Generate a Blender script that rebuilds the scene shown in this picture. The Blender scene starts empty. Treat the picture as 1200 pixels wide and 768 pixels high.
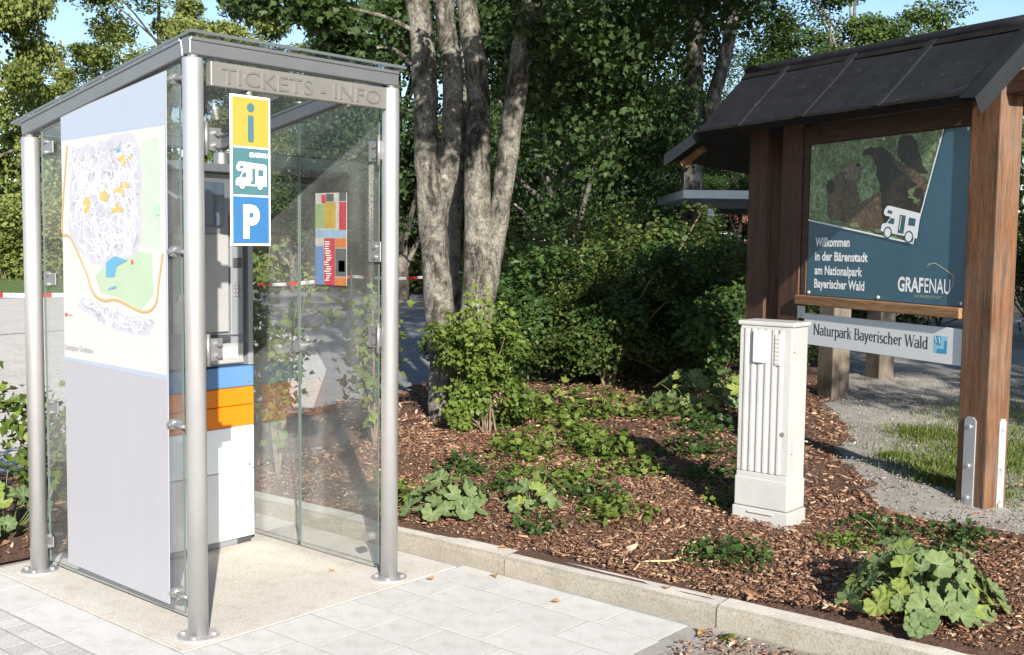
import bpy, bmesh, math, random
import numpy as np
from mathutils import Vector, Matrix
random.seed(7)
rng = np.random.default_rng(7)
PI = math.pi
scene = bpy.context.scene
COL = scene.collection

# ------------------------------------------------------------------ camera, sky, sun, exposure
CAM = Vector((-2.511, -3.771, 1.6))
PITCH, ROLL = 0.0773, 0.0118
_e = Vector((0.6473, -0.7622, 0.0)); _n = Vector((0.7622, 0.6473, 0.0)); _z = Vector((0, 0, 1))
_f = _n * math.cos(PITCH) - _z * math.sin(PITCH)
_u = _n * math.sin(PITCH) + _z * math.cos(PITCH)
_cr = _e * math.cos(ROLL) + _u * math.sin(ROLL)
_cu = _u * math.cos(ROLL) - _e * math.sin(ROLL)
cd = bpy.data.cameras.new("camera")
cam = bpy.data.objects.new("camera", cd); COL.objects.link(cam)
m = Matrix((( _cr.x, _cu.x, -_f.x, CAM.x), (_cr.y, _cu.y, -_f.y, CAM.y), (_cr.z, _cu.z, -_f.z, CAM.z), (0, 0, 0, 1)))
cam.matrix_world = m
cd.sensor_width = 36; cd.lens = 36 * 1298.4 / 1200
cd.clip_start = 0.05; cd.clip_end = 2000
scene.camera = cam

SUN_EL = math.radians(24.0)
TO_SUN = Vector((-0.60, -0.80, 0)).normalized()
world = bpy.data.worlds.new("World"); scene.world = world; world.use_nodes = True
wn = world.node_tree; wn.nodes.clear()
wo = wn.nodes.new("ShaderNodeOutputWorld"); bg = wn.nodes.new("ShaderNodeBackground")
sky = wn.nodes.new("ShaderNodeTexSky"); sky.sky_type = 'NISHITA'; sky.sun_disc = False
sky.sun_elevation = SUN_EL; sky.sun_rotation = math.atan2(TO_SUN.x, TO_SUN.y)
sky.air_density = 1.0; sky.dust_density = 0.4; sky.ozone_density = 2.5
bg.inputs[1].default_value = 0.09
wn.links.new(sky.outputs[0], bg.inputs[0]); wn.links.new(bg.outputs[0], wo.inputs[0])
sl = bpy.data.lights.new("sun", 'SUN'); sl.energy = 5.0; sl.angle = math.radians(0.55); sl.color = (1.0, 0.94, 0.85)
sun = bpy.data.objects.new("sun", sl); COL.objects.link(sun)
_d = -(TO_SUN * math.cos(SUN_EL) + _z * math.sin(SUN_EL))
sun.rotation_euler = _d.to_track_quat('-Z', 'Y').to_euler()
scene.view_settings.view_transform = 'Standard'; scene.view_settings.look = 'None'
scene.view_settings.exposure = 1.1; scene.view_settings.gamma = 1.0
scene.render.engine = 'CYCLES'
scene.cycles.max_bounces = 8; scene.cycles.transparent_max_bounces = 12
scene.cycles.diffuse_bounces = 3; scene.cycles.glossy_bounces = 4
scene.cycles.use_denoising = True

# ------------------------------------------------------------------ materials
def nodes(name):
    mt = bpy.data.materials.new(name); mt.use_nodes = True
    nt = mt.node_tree; b = nt.nodes["Principled BSDF"]
    return mt, nt, b
def N(nt, t, **kw):
    n = nt.nodes.new("ShaderNode" + t)
    for k, v in kw.items():
        if k.startswith("i_"):
            n.inputs[k[2:].replace("_", " ")].default_value = v
        else: setattr(n, k, v)
    return n
def coords(nt, scale=(1, 1, 1), kind="Object"):
    tc = N(nt, "TexCoord"); mp = N(nt, "Mapping"); mp.inputs["Scale"].default_value = scale
    nt.links.new(tc.outputs[kind], mp.inputs["Vector"]); return mp.outputs["Vector"]
def ramp(nt, fac, stops):
    r = N(nt, "ValToRGB")
    el = r.color_ramp.elements
    while len(el) < len(stops): el.new(0.5)
    for e_, (p_, c_) in zip(el, stops): e_.position = p_; e_.color = (*c_, 1)
    nt.links.new(fac, r.inputs["Fac"]); return r.outputs["Color"]
def noise(nt, vec, scale, detail=4, rough=0.6, dist=0.0):
    n = N(nt, "TexNoise"); n.inputs["Scale"].default_value = scale; n.inputs["Detail"].default_value = detail
    n.inputs["Roughness"].default_value = rough; n.inputs["Distortion"].default_value = dist
    nt.links.new(vec, n.inputs["Vector"]); return n.outputs["Fac"]
def mixc(nt, fac, a, b, mode='MIX'):
    mx = N(nt, "Mix"); mx.data_type = 'RGBA'; mx.blend_type = mode
    for sock, v in ((mx.inputs["Factor"], fac), (mx.inputs["A"], a), (mx.inputs["B"], b)):
        pass
    ins = [s for s in mx.inputs if s.type == 'RGBA']; fs = mx.inputs[0]
    for sock, v in ((fs, fac), (ins[0], a), (ins[1], b)):
        if hasattr(v, "is_output"): nt.links.new(v, sock)
        elif isinstance(v, (int, float)): sock.default_value = v
        else: sock.default_value = (*v, 1)
    return [o for o in mx.outputs if o.type == 'RGBA'][0]
def bump(nt, b, h, strength=0.4, dist=0.01):
    bp = N(nt, "Bump"); bp.inputs["Strength"].default_value = strength; bp.inputs["Distance"].default_value = dist
    nt.links.new(h, bp.inputs["Height"]); nt.links.new(bp.outputs["Normal"], b.inputs["Normal"])
def objrand(nt):
    return N(nt, "ObjectInfo").outputs["Random"]

def plain(name, col, rough=0.5, metal=0.0, var=0.06, scale=8.0, bmp=0.0, bscale=60, coat=0.0):
    mt, nt, b = nodes(name)
    v = coords(nt)
    f = noise(nt, v, scale, 5, 0.65)
    lo = tuple(max(0, c * (1 - var)) for c in col); hi = tuple(min(1, c * (1 + var)) for c in col)
    c = ramp(nt, f, [(0.3, lo), (0.7, hi)])
    nt.links.new(c, b.inputs["Base Color"])
    b.inputs["Roughness"].default_value = rough; b.inputs["Metallic"].default_value = metal
    b.inputs["Coat Weight"].default_value = coat
    if bmp: bump(nt, b, noise(nt, v, bscale, 4), bmp, 0.005)
    return mt

M = {}
M['white_plastic'] = plain("white plastic", (0.37, 0.366, 0.35), 0.55, var=0.10, scale=4, bmp=0.1, bscale=200)
M['white_paint'] = plain("white paint", (0.66, 0.67, 0.67), 0.35, var=0.02)
M['white_print'] = plain("white print", (0.84, 0.84, 0.84), 0.5, var=0.01)
M['pale_blue'] = plain("pale blue print", (0.29, 0.335, 0.41), 0.45, var=0.02)
M['lavender'] = plain("lavender grey print", (0.30, 0.297, 0.325), 0.5, var=0.02)
M['blue_band'] = plain("blue panel", (0.085, 0.19, 0.38), 0.3, var=0.04)
M['orange_band'] = plain("orange panel", (0.62, 0.17, 0.004), 0.3, var=0.04)
M['milk_white'] = plain("milky white panel", (0.78, 0.80, 0.83), 0.3, var=0.02)
M['machine_grey'] = plain("grey machine housing", (0.22, 0.23, 0.25), 0.45, 0.2, var=0.05, bmp=0.08, bscale=300)
M['machine_dark'] = plain("dark slot", (0.05, 0.05, 0.055), 0.4)
M['screen'] = plain("dark screen glass", (0.08, 0.11, 0.16), 0.08)
M['panel_light'] = plain("light inset panel", (0.31, 0.31, 0.305), 0.45, 0.1)
M['sign_yellow'] = plain("sign yellow", (0.45, 0.285, 0.05), 0.4, var=0.03)
M['sign_teal'] = plain("sign teal", (0.06, 0.15, 0.17), 0.4, var=0.05)
M['sign_blue'] = plain("sign blue", (0.035, 0.135, 0.31), 0.4, var=0.03)
M['sign_back'] = plain("sign back", (0.5, 0.5, 0.5), 0.4, 0.6)
M['dark_bolt'] = plain("bolt", (0.25, 0.25, 0.26), 0.35, 0.9)
M['rubber'] = plain("black seal", (0.03, 0.03, 0.03), 0.6)
M['red_paint'] = plain("red plastic", (0.55, 0.03, 0.03), 0.4)
M['tape_white'] = plain("white plastic tape", (0.8, 0.8, 0.8), 0.4)
M['red_wall'] = plain("red wall", (0.30, 0.085, 0.06), 0.9, var=0.2, scale=3)
M['roof_tile'] = plain("roof tile red", (0.20, 0.075, 0.05), 0.85, var=0.25, scale=4)
M['galv_pale'] = plain("pale metal sheet", (0.55, 0.58, 0.60), 0.45, 0.4, var=0.08)
M['dark_metal'] = plain("dark metal frame", (0.06, 0.065, 0.07), 0.5, 0.3)
M['dry_stem'] = plain("dry straw stem", (0.55, 0.40, 0.20), 0.7, var=0.15)
M['plastic_grey'] = plain("grey plastic bit", (0.33, 0.33, 0.33), 0.9, var=0.2, bmp=0.5)
M['car_glass'] = plain("window glass dark", (0.03, 0.04, 0.05), 0.1)
M['leaf_fallen'] = plain("dry fallen leaf", (0.36, 0.20, 0.07), 0.7, var=0.3, scale=20)

def steel(name, base=(0.62, 0.62, 0.62), rough=0.38, stretch=(60, 60, 2), strength=0.05):
    mt, nt, b = nodes(name)
    v = coords(nt, stretch)
    f = noise(nt, v, 3, 3, 0.5)
    v2 = coords(nt)
    f2 = noise(nt, v2, 3.5, 5, 0.7)
    c = ramp(nt, f2, [(0.3, tuple(x * 0.86 for x in base)), (0.7, base)])
    nt.links.new(c, b.inputs["Base Color"])
    r = N(nt, "MapRange"); r.inputs["To Min"].default_value = rough - 0.06; r.inputs["To Max"].default_value = rough + 0.10
    nt.links.new(f, r.inputs["Value"]); nt.links.new(r.outputs["Result"], b.inputs["Roughness"])
    b.inputs["Metallic"].default_value = 0.72
    bump(nt, b, f, strength, 0.001)
    return mt
M['steel'] = steel("brushed steel", (0.60, 0.595, 0.59), 0.42)
M['hardware'] = steel("small steel fittings", (0.36, 0.36, 0.36), 0.42, (20, 20, 20))
M['steel_beam'] = steel("brushed steel beam", (0.30, 0.31, 0.32), 0.45, (3, 60, 60))
M['steel_sign'] = steel("steel lintel plate", (0.36, 0.345, 0.32), 0.55, (2, 60, 60), 0.08)
M['steel_letter'] = steel("engraved steel letter", (0.285, 0.275, 0.26), 0.6, (2, 60, 60))
M['galv'] = steel("galvanised strap", (0.60, 0.62, 0.64), 0.5, (8, 8, 8), 0.1)

def glass(name, tint, refl_rough=0.0, ior=1.5):
    mt = bpy.data.materials.new(name); mt.use_nodes = True
    nt = mt.node_tree; nt.nodes.clear()
    o = N(nt, "OutputMaterial"); t = N(nt, "BsdfTransparent"); g = N(nt, "BsdfGlossy"); fr = N(nt, "Fresnel"); mx = N(nt, "MixShader")
    d = N(nt, "BsdfDiffuse"); d.inputs["Color"].default_value = (0.6, 0.6, 0.58, 1); mx2 = N(nt, "MixShader")
    v = coords(nt)
    f = noise(nt, v, 2.2, 6, 0.7)
    rr = N(nt, "MapRange"); rr.inputs["From Min"].default_value = 0.35; rr.inputs["From Max"].default_value = 0.8
    rr.inputs["To Min"].default_value = 0.028; rr.inputs["To Max"].default_value = 0.09
    nt.links.new(f, rr.inputs["Value"])
    t.inputs["Color"].default_value = (*tint, 1); g.inputs["Roughness"].default_value = refl_rough
    geo = N(nt, "NewGeometry"); io = N(nt, "MapRange"); io.inputs["To Min"].default_value = ior; io.inputs["To Max"].default_value = 1 / ior
    nt.links.new(geo.outputs["Backfacing"], io.inputs["Value"]); nt.links.new(io.outputs[0], fr.inputs["IOR"])   # both faces of the pane reflect alike
    nt.links.new(fr.outputs[0], mx.inputs[0]); nt.links.new(t.outputs[0], mx.inputs[1]); nt.links.new(g.outputs[0], mx.inputs[2])
    nt.links.new(rr.outputs[0], mx2.inputs[0]); nt.links.new(mx.outputs[0], mx2.inputs[1]); nt.links.new(d.outputs[0], mx2.inputs[2])
    nt.links.new(mx2.outputs[0], o.inputs["Surface"])
    return mt
M['glass'] = glass("clear pane glass", (0.955, 0.968, 0.965))
M['glass_roof'] = glass("roof glass", (0.88, 0.90, 0.90))
M['glass_edge'] = plain("green glass edge", (0.10, 0.135, 0.13), 0.15, var=0.1)
M['roof_edge'] = plain("grey glass edge", (0.10, 0.115, 0.12), 0.25, var=0.1)

def wood(name, lo, hi, axis='z', gs=1.0, grey=0.0):
    mt, nt, b = nodes(name)
    s = {'z': (14, 14, 0.9), 'x': (0.9, 14, 14), 'y': (14, 0.9, 14)}[axis]
    v = coords(nt, tuple(q * gs for q in s))
    add = N(nt, "VectorMath", operation='ADD'); nt.links.new(v, add.inputs[0])
    oi = objrand(nt); ml = N(nt, "Math", operation='MULTIPLY'); ml.inputs[1].default_value = 37.0
    nt.links.new(oi, ml.inputs[0]); nt.links.new(ml.outputs[0], add.inputs[1]); v = add.outputs[0]
    f = noise(nt, v, 2.2, 6, 0.65, 0.6)
    f2 = noise(nt, v, 9.0, 4, 0.7, 0.2)
    c = ramp(nt, f, [(0.28, lo), (0.5, tuple((a + b_) / 2 for a, b_ in zip(lo, hi))), (0.72, hi)])
    c2 = ramp(nt, f2, [(0.35, (0.45, 0.42, 0.4)), (0.6, (1, 1, 1))])
    c = mixc(nt, 0.85, c, c2, 'MULTIPLY')
    ck = noise(nt, coords(nt, (30, 30, 0.5) if axis == 'z' else (0.5, 30, 30)), 1.6, 3, 0.55)
    c = mixc(nt, 0.9, c, ramp(nt, ck, [(0.30, (0.12, 0.1, 0.09)), (0.36, (1, 1, 1))]), 'MULTIPLY')
    # knots
    vk = coords(nt, (5, 5, 1.6) if axis == 'z' else (1.6, 5, 5))
    vo = N(nt, "TexVoronoi"); vo.inputs["Scale"].default_value = 1.1; nt.links.new(vk, vo.inputs["Vector"])
    kr = ramp(nt, vo.outputs["Distance"], [(0.06, (0.22, 0.15, 0.1)), (0.13, (1, 1, 1))])
    c = mixc(nt, 0.8, c, kr, 'MULTIPLY')
    if grey:
        fg = noise(nt, coords(nt), 2.5, 4)
        rg = ramp(nt, fg, [(0.4, (0, 0, 0)), (0.75, (grey, grey, grey))])
        c = mixc(nt, rg, c, (0.20, 0.18, 0.15))
    nt.links.new(c, b.inputs["Base Color"])
    b.inputs["Roughness"].default_value = 0.72
    bump(nt, b, f2, 0.5, 0.004)
    return mt
M['wood_post'] = wood("stained brown post", (0.055, 0.024, 0.011), (0.25, 0.105, 0.038), 'z', 1.0, 0.3)
M['wood_dark'] = wood("dark stained timber", (0.030, 0.014, 0.008), (0.09, 0.038, 0.018), 'x', 1.0, 0.1)
M['wood_red'] = wood("red brown post", (0.042, 0.017, 0.010), (0.14, 0.055, 0.026), 'z', 1.0, 0.05)
M['wood_ledge'] = wood("weathered ledge", (0.16, 0.075, 0.03), (0.40, 0.22, 0.09), 'x', 1.0, 0.2)
M['wood_grey'] = wood("weathered grey post", (0.08, 0.06, 0.045), (0.20, 0.16, 0.12), 'z', 1.0, 0.5)

def felt():
    mt, nt, b = nodes("black roofing felt")
    v = coords(nt); f = noise(nt, v, 3.5, 6, 0.7); f2 = noise(nt, v, 160, 3, 0.6); f3 = noise(nt, coords(nt, (1, 3, 3)), 9, 5, 0.75)
    c = ramp(nt, f, [(0.3, (0.004, 0.005, 0.007)), (0.75, (0.016, 0.018, 0.024))])
    sp = ramp(nt, f3, [(0.58, (0, 0, 0)), (0.74, (0.5, 0.5, 0.5))])
    c = mixc(nt, sp, c, (0.09, 0.09, 0.095))
    gr = ramp(nt, f2, [(0.4, (0.6, 0.6, 0.6)), (0.6, (1.2, 1.2, 1.2))])
    c = mixc(nt, 1.0, c, gr, 'MULTIPLY')
    nt.links.new(c, b.inputs["Base Color"]); b.inputs["Roughness"].default_value = 0.8; b.inputs["Specular IOR Level"].default_value = 0.25
    bump(nt, b, f2, 0.5, 0.003); return mt
M['felt'] = felt()
M['felt_sheet'] = plain("dark flashing sheet", (0.013, 0.015, 0.018), 0.55, 0.0, var=0.25, scale=6)
M['felt_edge'] = plain("weathered batten", (0.013, 0.011, 0.010), 0.8, var=0.4, scale=12)

def concrete(name, c1, c2, c3, fine=90, bmp=0.5, orand=0.0):
    mt, nt, b = nodes(name)
    v = coords(nt); f = noise(nt, v, 1.3, 6, 0.7); f2 = noise(nt, v, fine, 4, 0.7); f4 = noise(nt, v, 9, 5, 0.7)
    c = ramp(nt, f, [(0.3, c1), (0.5, c2), (0.72, c3)])
    sp = ramp(nt, f2, [(0.34, (0.68, 0.66, 0.62)), (0.5, (1, 1, 1)), (0.68, (1.12, 1.12, 1.12))])
    c = mixc(nt, 0.9, c, sp, 'MULTIPLY')
    st = ramp(nt, f4, [(0.3, (0.78, 0.74, 0.68)), (0.5, (1, 1, 1))])
    c = mixc(nt, 0.8, c, st, 'MULTIPLY')
    if orand:
        r = ramp(nt, objrand(nt), [(0.0, (1 - orand,) * 3), (1.0, (1 + orand * 0.5,) * 3)])
        c = mixc(nt, 1.0, c, r, 'MULTIPLY')
    nt.links.new(c, b.inputs["Base Color"]); b.inputs["Roughness"].default_value = 0.9
    bump(nt, b, f2, bmp, 0.003); return mt
M['pad'] = concrete("warm concrete pad", (0.48, 0.44, 0.385), (0.54, 0.50, 0.445), (0.60, 0.56, 0.505))
M['slab'] = concrete("pale granite slab", (0.51, 0.50, 0.475), (0.585, 0.575, 0.55), (0.645, 0.635, 0.61), 190, 0.5, 0.06)
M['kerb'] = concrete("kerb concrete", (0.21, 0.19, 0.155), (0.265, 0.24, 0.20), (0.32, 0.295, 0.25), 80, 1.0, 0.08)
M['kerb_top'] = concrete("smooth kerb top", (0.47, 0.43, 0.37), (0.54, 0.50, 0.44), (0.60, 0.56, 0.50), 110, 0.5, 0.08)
M['sett'] = concrete("grey granite sett", (0.44, 0.43, 0.415), (0.53, 0.52, 0.50), (0.61, 0.60, 0.575), 120, 0.9, 0.15)
M['joint'] = concrete("sandy joint", (0.27, 0.25, 0.225), (0.33, 0.31, 0.28), (0.38, 0.36, 0.33), 120, 0.8)
M['gravel'] = concrete("grey gravel", (0.21, 0.19, 0.165), (0.28, 0.26, 0.23), (0.36, 0.335, 0.30), 70, 1.0)
M['asphalt'] = concrete("lot asphalt", (0.17, 0.17, 0.175), (0.21, 0.21, 0.215), (0.25, 0.25, 0.25), 30, 0.5)
M['lot_sunlit'] = concrete("sunlit lot asphalt", (0.44, 0.41, 0.37), (0.50, 0.47, 0.43), (0.55, 0.52, 0.47), 20, 0.5)  # sunlit part of the asphalt lot, its brightness put into the colour
M['dirt'] = concrete("gritty dirt", (0.20, 0.165, 0.13), (0.27, 0.23, 0.185), (0.34, 0.30, 0.25), 60, 1.0)
def soil(name, c1, c2, c3, sc=40):
    mt, nt, b = nodes(name)
    v = coords(nt); f = noise(nt, v, sc, 6, 0.75, 0.5); f2 = noise(nt, v, 2.0, 4, 0.6)
    c = ramp(nt, f, [(0.32, c1), (0.5, c2), (0.68, c3)])
    c = mixc(nt, 1.0, c, ramp(nt, f2, [(0.3, (0.7, 0.7, 0.7)), (0.7, (1.1, 1.1, 1.1))]), 'MULTIPLY')
    nt.links.new(c, b.inputs["Base Color"]); b.inputs["Roughness"].default_value = 0.95
    bump(nt, b, f, 1.0, 0.02); return mt
M['soil'] = soil("bark mulch soil", (0.045, 0.022, 0.014), (0.12, 0.060, 0.034), (0.23, 0.13, 0.08), 55)
M['lawn'] = soil("lawn", (0.05, 0.09, 0.012), (0.085, 0.14, 0.02), (0.12, 0.18, 0.035), 12)
M['terrain'] = soil("dark earth", (0.03, 0.03, 0.012), (0.05, 0.055, 0.02), (0.07, 0.08, 0.03), 6)

def tinted(name, cols, rough=0.6, transl=0.0, spec=0.2):
    """colour from the per-leaf attribute 'tint'"""
    mt, nt, b = nodes(name)
    at = N(nt, "Attribute"); at.attribute_name = "tint"
    k = len(cols) - 1
    c = ramp(nt, at.outputs["Fac"], [(i / k, q) for i, q in enumerate(cols)])
    nt.links.new(c, b.inputs["Base Color"]); b.inputs["Roughness"].default_value = rough
    b.inputs["Specular IOR Level"].default_value = spec
    if transl:
        t = N(nt, "BsdfTranslucent"); ms = N(nt, "MixShader"); ms.inputs[0].default_value = transl
        ty = mixc(nt, 0.5, c, (0.14, 0.17, 0.01))
        nt.links.new(ty, t.inputs["Color"])
        nt.links.new(b.outputs[0], ms.inputs[1]); nt.links.new(t.outputs[0], ms.inputs[2])
        nt.links.new(ms.outputs[0], nt.nodes["Material Output"].inputs["Surface"])
    return mt
M['leaf_sunlit'] = tinted("sunlit green tree leaf", [(0.12, 0.15, 0.035), (0.18, 0.215, 0.055), (0.25, 0.275, 0.085)], 0.6, 0.4)  # paler than the leaf's own green: sun and haze put into the colour
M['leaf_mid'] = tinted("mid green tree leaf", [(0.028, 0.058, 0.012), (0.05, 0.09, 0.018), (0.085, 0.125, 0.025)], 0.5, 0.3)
M['leaf_shaded'] = tinted("shaded green tree leaf", [(0.022, 0.045, 0.016), (0.038, 0.070, 0.022), (0.06, 0.10, 0.03)], 0.5, 0.25)  # these crowns stand in shade; that darkness is put into the leaf colour
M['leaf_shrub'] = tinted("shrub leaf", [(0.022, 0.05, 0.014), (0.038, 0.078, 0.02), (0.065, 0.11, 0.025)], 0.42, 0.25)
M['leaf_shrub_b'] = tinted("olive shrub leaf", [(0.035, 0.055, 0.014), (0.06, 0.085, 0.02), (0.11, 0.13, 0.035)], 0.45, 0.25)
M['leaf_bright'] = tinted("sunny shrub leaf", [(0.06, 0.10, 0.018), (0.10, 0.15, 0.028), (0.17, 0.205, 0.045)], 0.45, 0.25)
M['grass'] = tinted("grass blade", [(0.06, 0.10, 0.014), (0.10, 0.145, 0.025), (0.18, 0.19, 0.07)], 0.5, 0.3)
M['chip'] = tinted("bark chip", [(0.048, 0.023, 0.014), (0.145, 0.070, 0.041), (0.225, 0.122, 0.075), (0.35, 0.225, 0.145), (0.52, 0.40, 0.29)], 0.8)
M['pebble'] = tinted("gravel stone", [(0.19, 0.175, 0.15), (0.29, 0.27, 0.24), (0.41, 0.39, 0.355)], 0.85)

def big_leaf(name, a, b_, vein):
    mt, nt, b = nodes(name)
    v = coords(nt); f = noise(nt, v, 25, 5, 0.7)
    c = ramp(nt, f, [(0.3, a), (0.7, b_)])
    r = ramp(nt, objrand(nt), [(0, (0.8, 0.85, 0.8)), (1, (1.2, 1.12, 1.0))])
    c = mixc(nt, 1.0, c, r, 'MULTIPLY')
    fb = noise(nt, v, 7, 6, 0.8); c = mixc(nt, ramp(nt, fb, [(0.60, (0, 0, 0)), (0.70, (0.8, 0.8, 0.8))]), c, (0.17, 0.13, 0.05))
    at = N(nt, "Attribute"); at.attribute_name = "vein"
    c = mixc(nt, at.outputs["Fac"], c, vein)
    nt.links.new(c, b.inputs["Base Color"]); b.inputs["Roughness"].default_value = 0.75; b.inputs["Specular IOR Level"].default_value = 0.2
    t = N(nt, "BsdfTranslucent"); nt.links.new(c, t.inputs["Color"]); ms = N(nt, "MixShader"); ms.inputs[0].default_value = 0.22
    nt.links.new(b.outputs[0], ms.inputs[1]); nt.links.new(t.outputs[0], ms.inputs[2])
    nt.links.new(ms.outputs[0], nt.nodes["Material Output"].inputs["Surface"])
    bump(nt, b, f, 0.4, 0.004); return mt
M['mantle'] = big_leaf("dull green lobed leaf", (0.095, 0.145, 0.06), (0.145, 0.195, 0.085), (0.20, 0.25, 0.125))
M['mantle_young'] = big_leaf("young yellow green leaf", (0.15, 0.20, 0.045), (0.20, 0.25, 0.065), (0.26, 0.30, 0.11))

def bark(name, stops, lich, scale=1.0, bs=1.0):
    mt, nt, b = nodes(name)
    v = coords(nt, (5 * scale, 5 * scale, 3.2 * scale)); f = noise(nt, v, 1.6, 9, 0.8, 0.8)
    v2 = coords(nt, (1, 1, 0.7)); f2 = noise(nt, v2, 5.0 * scale, 6, 0.75, 0.5); f3 = noise(nt, coords(nt), 34 * scale, 5, 0.75)
    c = ramp(nt, f, stops)
    l = ramp(nt, f2, [(0.46, (0, 0, 0)), (0.60, (0.85, 0.85, 0.85))])
    c = mixc(nt, l, c, lich)
    f5 = noise(nt, coords(nt, (1, 1, 0.42)), 5.5 * scale, 7, 0.72, 0.6); d = ramp(nt, f5, [(0.49, (1, 1, 1)), (0.58, (0.20, 0.185, 0.17))])
    c = mixc(nt, 1.0, c, d, 'MULTIPLY')
    g = ramp(nt, f3, [(0.36, (0.45, 0.43, 0.41)), (0.56, (1.12, 1.12, 1.12))])
    c = mixc(nt, 0.9, c, g, 'MULTIPLY')
    nt.links.new(c, b.inputs["Base Color"]); b.inputs["Roughness"].default_value = 0.92
    ad = N(nt, "Math", operation='ADD'); nt.links.new(f, ad.inputs[0]); nt.links.new(f3, ad.inputs[1])
    bump(nt, b, ad.outputs[0], 1.0, 0.03 * bs); return mt
M['bark'] = bark("mottled maple bark", [(0.36, (0.028, 0.024, 0.020)), (0.46, (0.12, 0.105, 0.085)), (0.56, (0.23, 0.205, 0.17)), (0.66, (0.40, 0.37, 0.31))], (0.30, 0.285, 0.235))
M['bark_far'] = bark("grey trunk bark", [(0.3, (0.05, 0.042, 0.035)), (0.5, (0.12, 0.10, 0.085)), (0.7, (0.21, 0.185, 0.155))], (0.22, 0.20, 0.17), 0.5)
M['twig'] = plain("shrub stem", (0.16, 0.12, 0.08), 0.85, var=0.3, scale=20)
M['stalk'] = plain("green leaf stalk", (0.12, 0.16, 0.05), 0.6)

def print_photo():
    mt, nt, b = nodes("printed green foliage photo")
    v = coords(nt, (1, 1, 1)); f = noise(nt, v, 30, 6, 0.75, 1.0); f2 = noise(nt, v, 4.5, 5, 0.65)
    c = ramp(nt, f, [(0.36, (0.035, 0.055, 0.02)), (0.44, (0.12, 0.18, 0.07)), (0.54, (0.24, 0.31, 0.15)), (0.66, (0.52, 0.58, 0.44))])
    c = mixc(nt, 0.8, c, ramp(nt, f2, [(0.35, (0.35, 0.36, 0.26)), (0.65, (1.15, 1.25, 1.2))]), 'MULTIPLY')
    nt.links.new(c, b.inputs["Base Color"]); b.inputs["Roughness"].default_value = 0.35; return mt
def print_fur(nm, lo, mid, hi):
    mt, nt, b = nodes(nm)
    v = coords(nt, (1.0, 1, 0.6)); f = noise(nt, v, 34, 8, 0.78, 1.5); f2 = noise(nt, v, 5, 4, 0.6)
    c = ramp(nt, f, [(0.32, lo), (0.52, mid), (0.72, hi)])
    c = mixc(nt, 0.8, c, ramp(nt, f2, [(0.35, (0.4, 0.4, 0.4)), (0.65, (1.25, 1.2, 1.1))]), 'MULTIPLY')
    nt.links.new(c, b.inputs["Base Color"]); b.inputs["Roughness"].default_value = 0.35; return mt
M['print_photo'] = print_photo()
M['print_fur'] = print_fur("printed brown bear fur", (0.006, 0.004, 0.003), (0.026, 0.016, 0.010), (0.12, 0.078, 0.05))
M['print_fur_light'] = print_fur("printed tan bear fur", (0.016, 0.010, 0.007), (0.12, 0.08, 0.05), (0.42, 0.30, 0.21))
M['print_fur_pale'] = print_fur("printed pale muzzle fur", (0.08, 0.055, 0.045), (0.20, 0.15, 0.12), (0.45, 0.36, 0.29))
M['print_black'] = plain("print black", (0.012, 0.010, 0.010), 0.35)
def teal_board():
    mt, nt, b = nodes("teal printed board")
    v = coords(nt); f = noise(nt, v, 2.0, 5, 0.7)
    c = ramp(nt, f, [(0.3, (0.033, 0.095, 0.140)), (0.7, (0.042, 0.115, 0.165))])
    nt.links.new(c, b.inputs["Base Color"]); b.inputs["Roughness"].default_value = 0.3; return mt
M['teal_board'] = teal_board()
M['ink'] = plain("dark slate ink", (0.04, 0.055, 0.07), 0.5)
M['logo_blue'] = plain("logo blue", (0.05, 0.30, 0.50), 0.4)
M['logo_light'] = plain("logo light blue", (0.25, 0.55, 0.70), 0.4)
M['beige_line'] = plain("beige line", (0.45, 0.42, 0.30), 0.5)
M['map_paper'] = plain("map paper", (0.43, 0.425, 0.42), 0.45, var=0.01)
M['map_lav'] = plain("map lavender", (0.335, 0.335, 0.39), 0.45, var=0.05, scale=14)
M['map_lav_pale'] = plain("map pale lavender", (0.37, 0.37, 0.415), 0.45, var=0.02, scale=14)
M['map_green'] = plain("map green", (0.32, 0.40, 0.29), 0.45, var=0.03)
M['map_pale_green'] = plain("map pale green", (0.37, 0.42, 0.36), 0.45)
M['map_yellow'] = plain("map yellow", (0.46, 0.33, 0.10), 0.45, var=0.1)
M['map_orange'] = plain("map orange road", (0.42, 0.28, 0.10), 0.45)
M['map_blue'] = plain("map pond blue", (0.09, 0.27, 0.42), 0.45)
M['map_grey'] = plain("map grey", (0.27, 0.27, 0.31), 0.5)
M['map_red'] = plain("map red", (0.65, 0.05, 0.05), 0.5)
M['map_dgreen'] = plain("map dark green", (0.30, 0.60, 0.35), 0.5)
for nm, c in dict(p_green=(0.33, 0.50, 0.20), p_ochre=(0.62, 0.42, 0.04), p_red=(0.62, 0.03, 0.05), p_orange=(0.75, 0.22, 0.03), p_blue=(0.16, 0.30, 0.60), p_sky=(0.35, 0.55, 0.75), p_pale=(0.65, 0.65, 0.60), p_dark=(0.10, 0.12, 0.12)).items():
    M[nm] = plain("leaflet " + nm[2:], tuple(q * .40 + .03 for q in c), 0.4, var=0.15, scale=25)  # dulled to stand in for reflections of the glass over the leaflets

for k_, v_ in (('felt_sheet', .15), ('felt_edge', .12), ('felt', .3)): M[k_].node_tree.nodes['Principled BSDF'].inputs['Specular IOR Level'].default_value = v_
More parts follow.
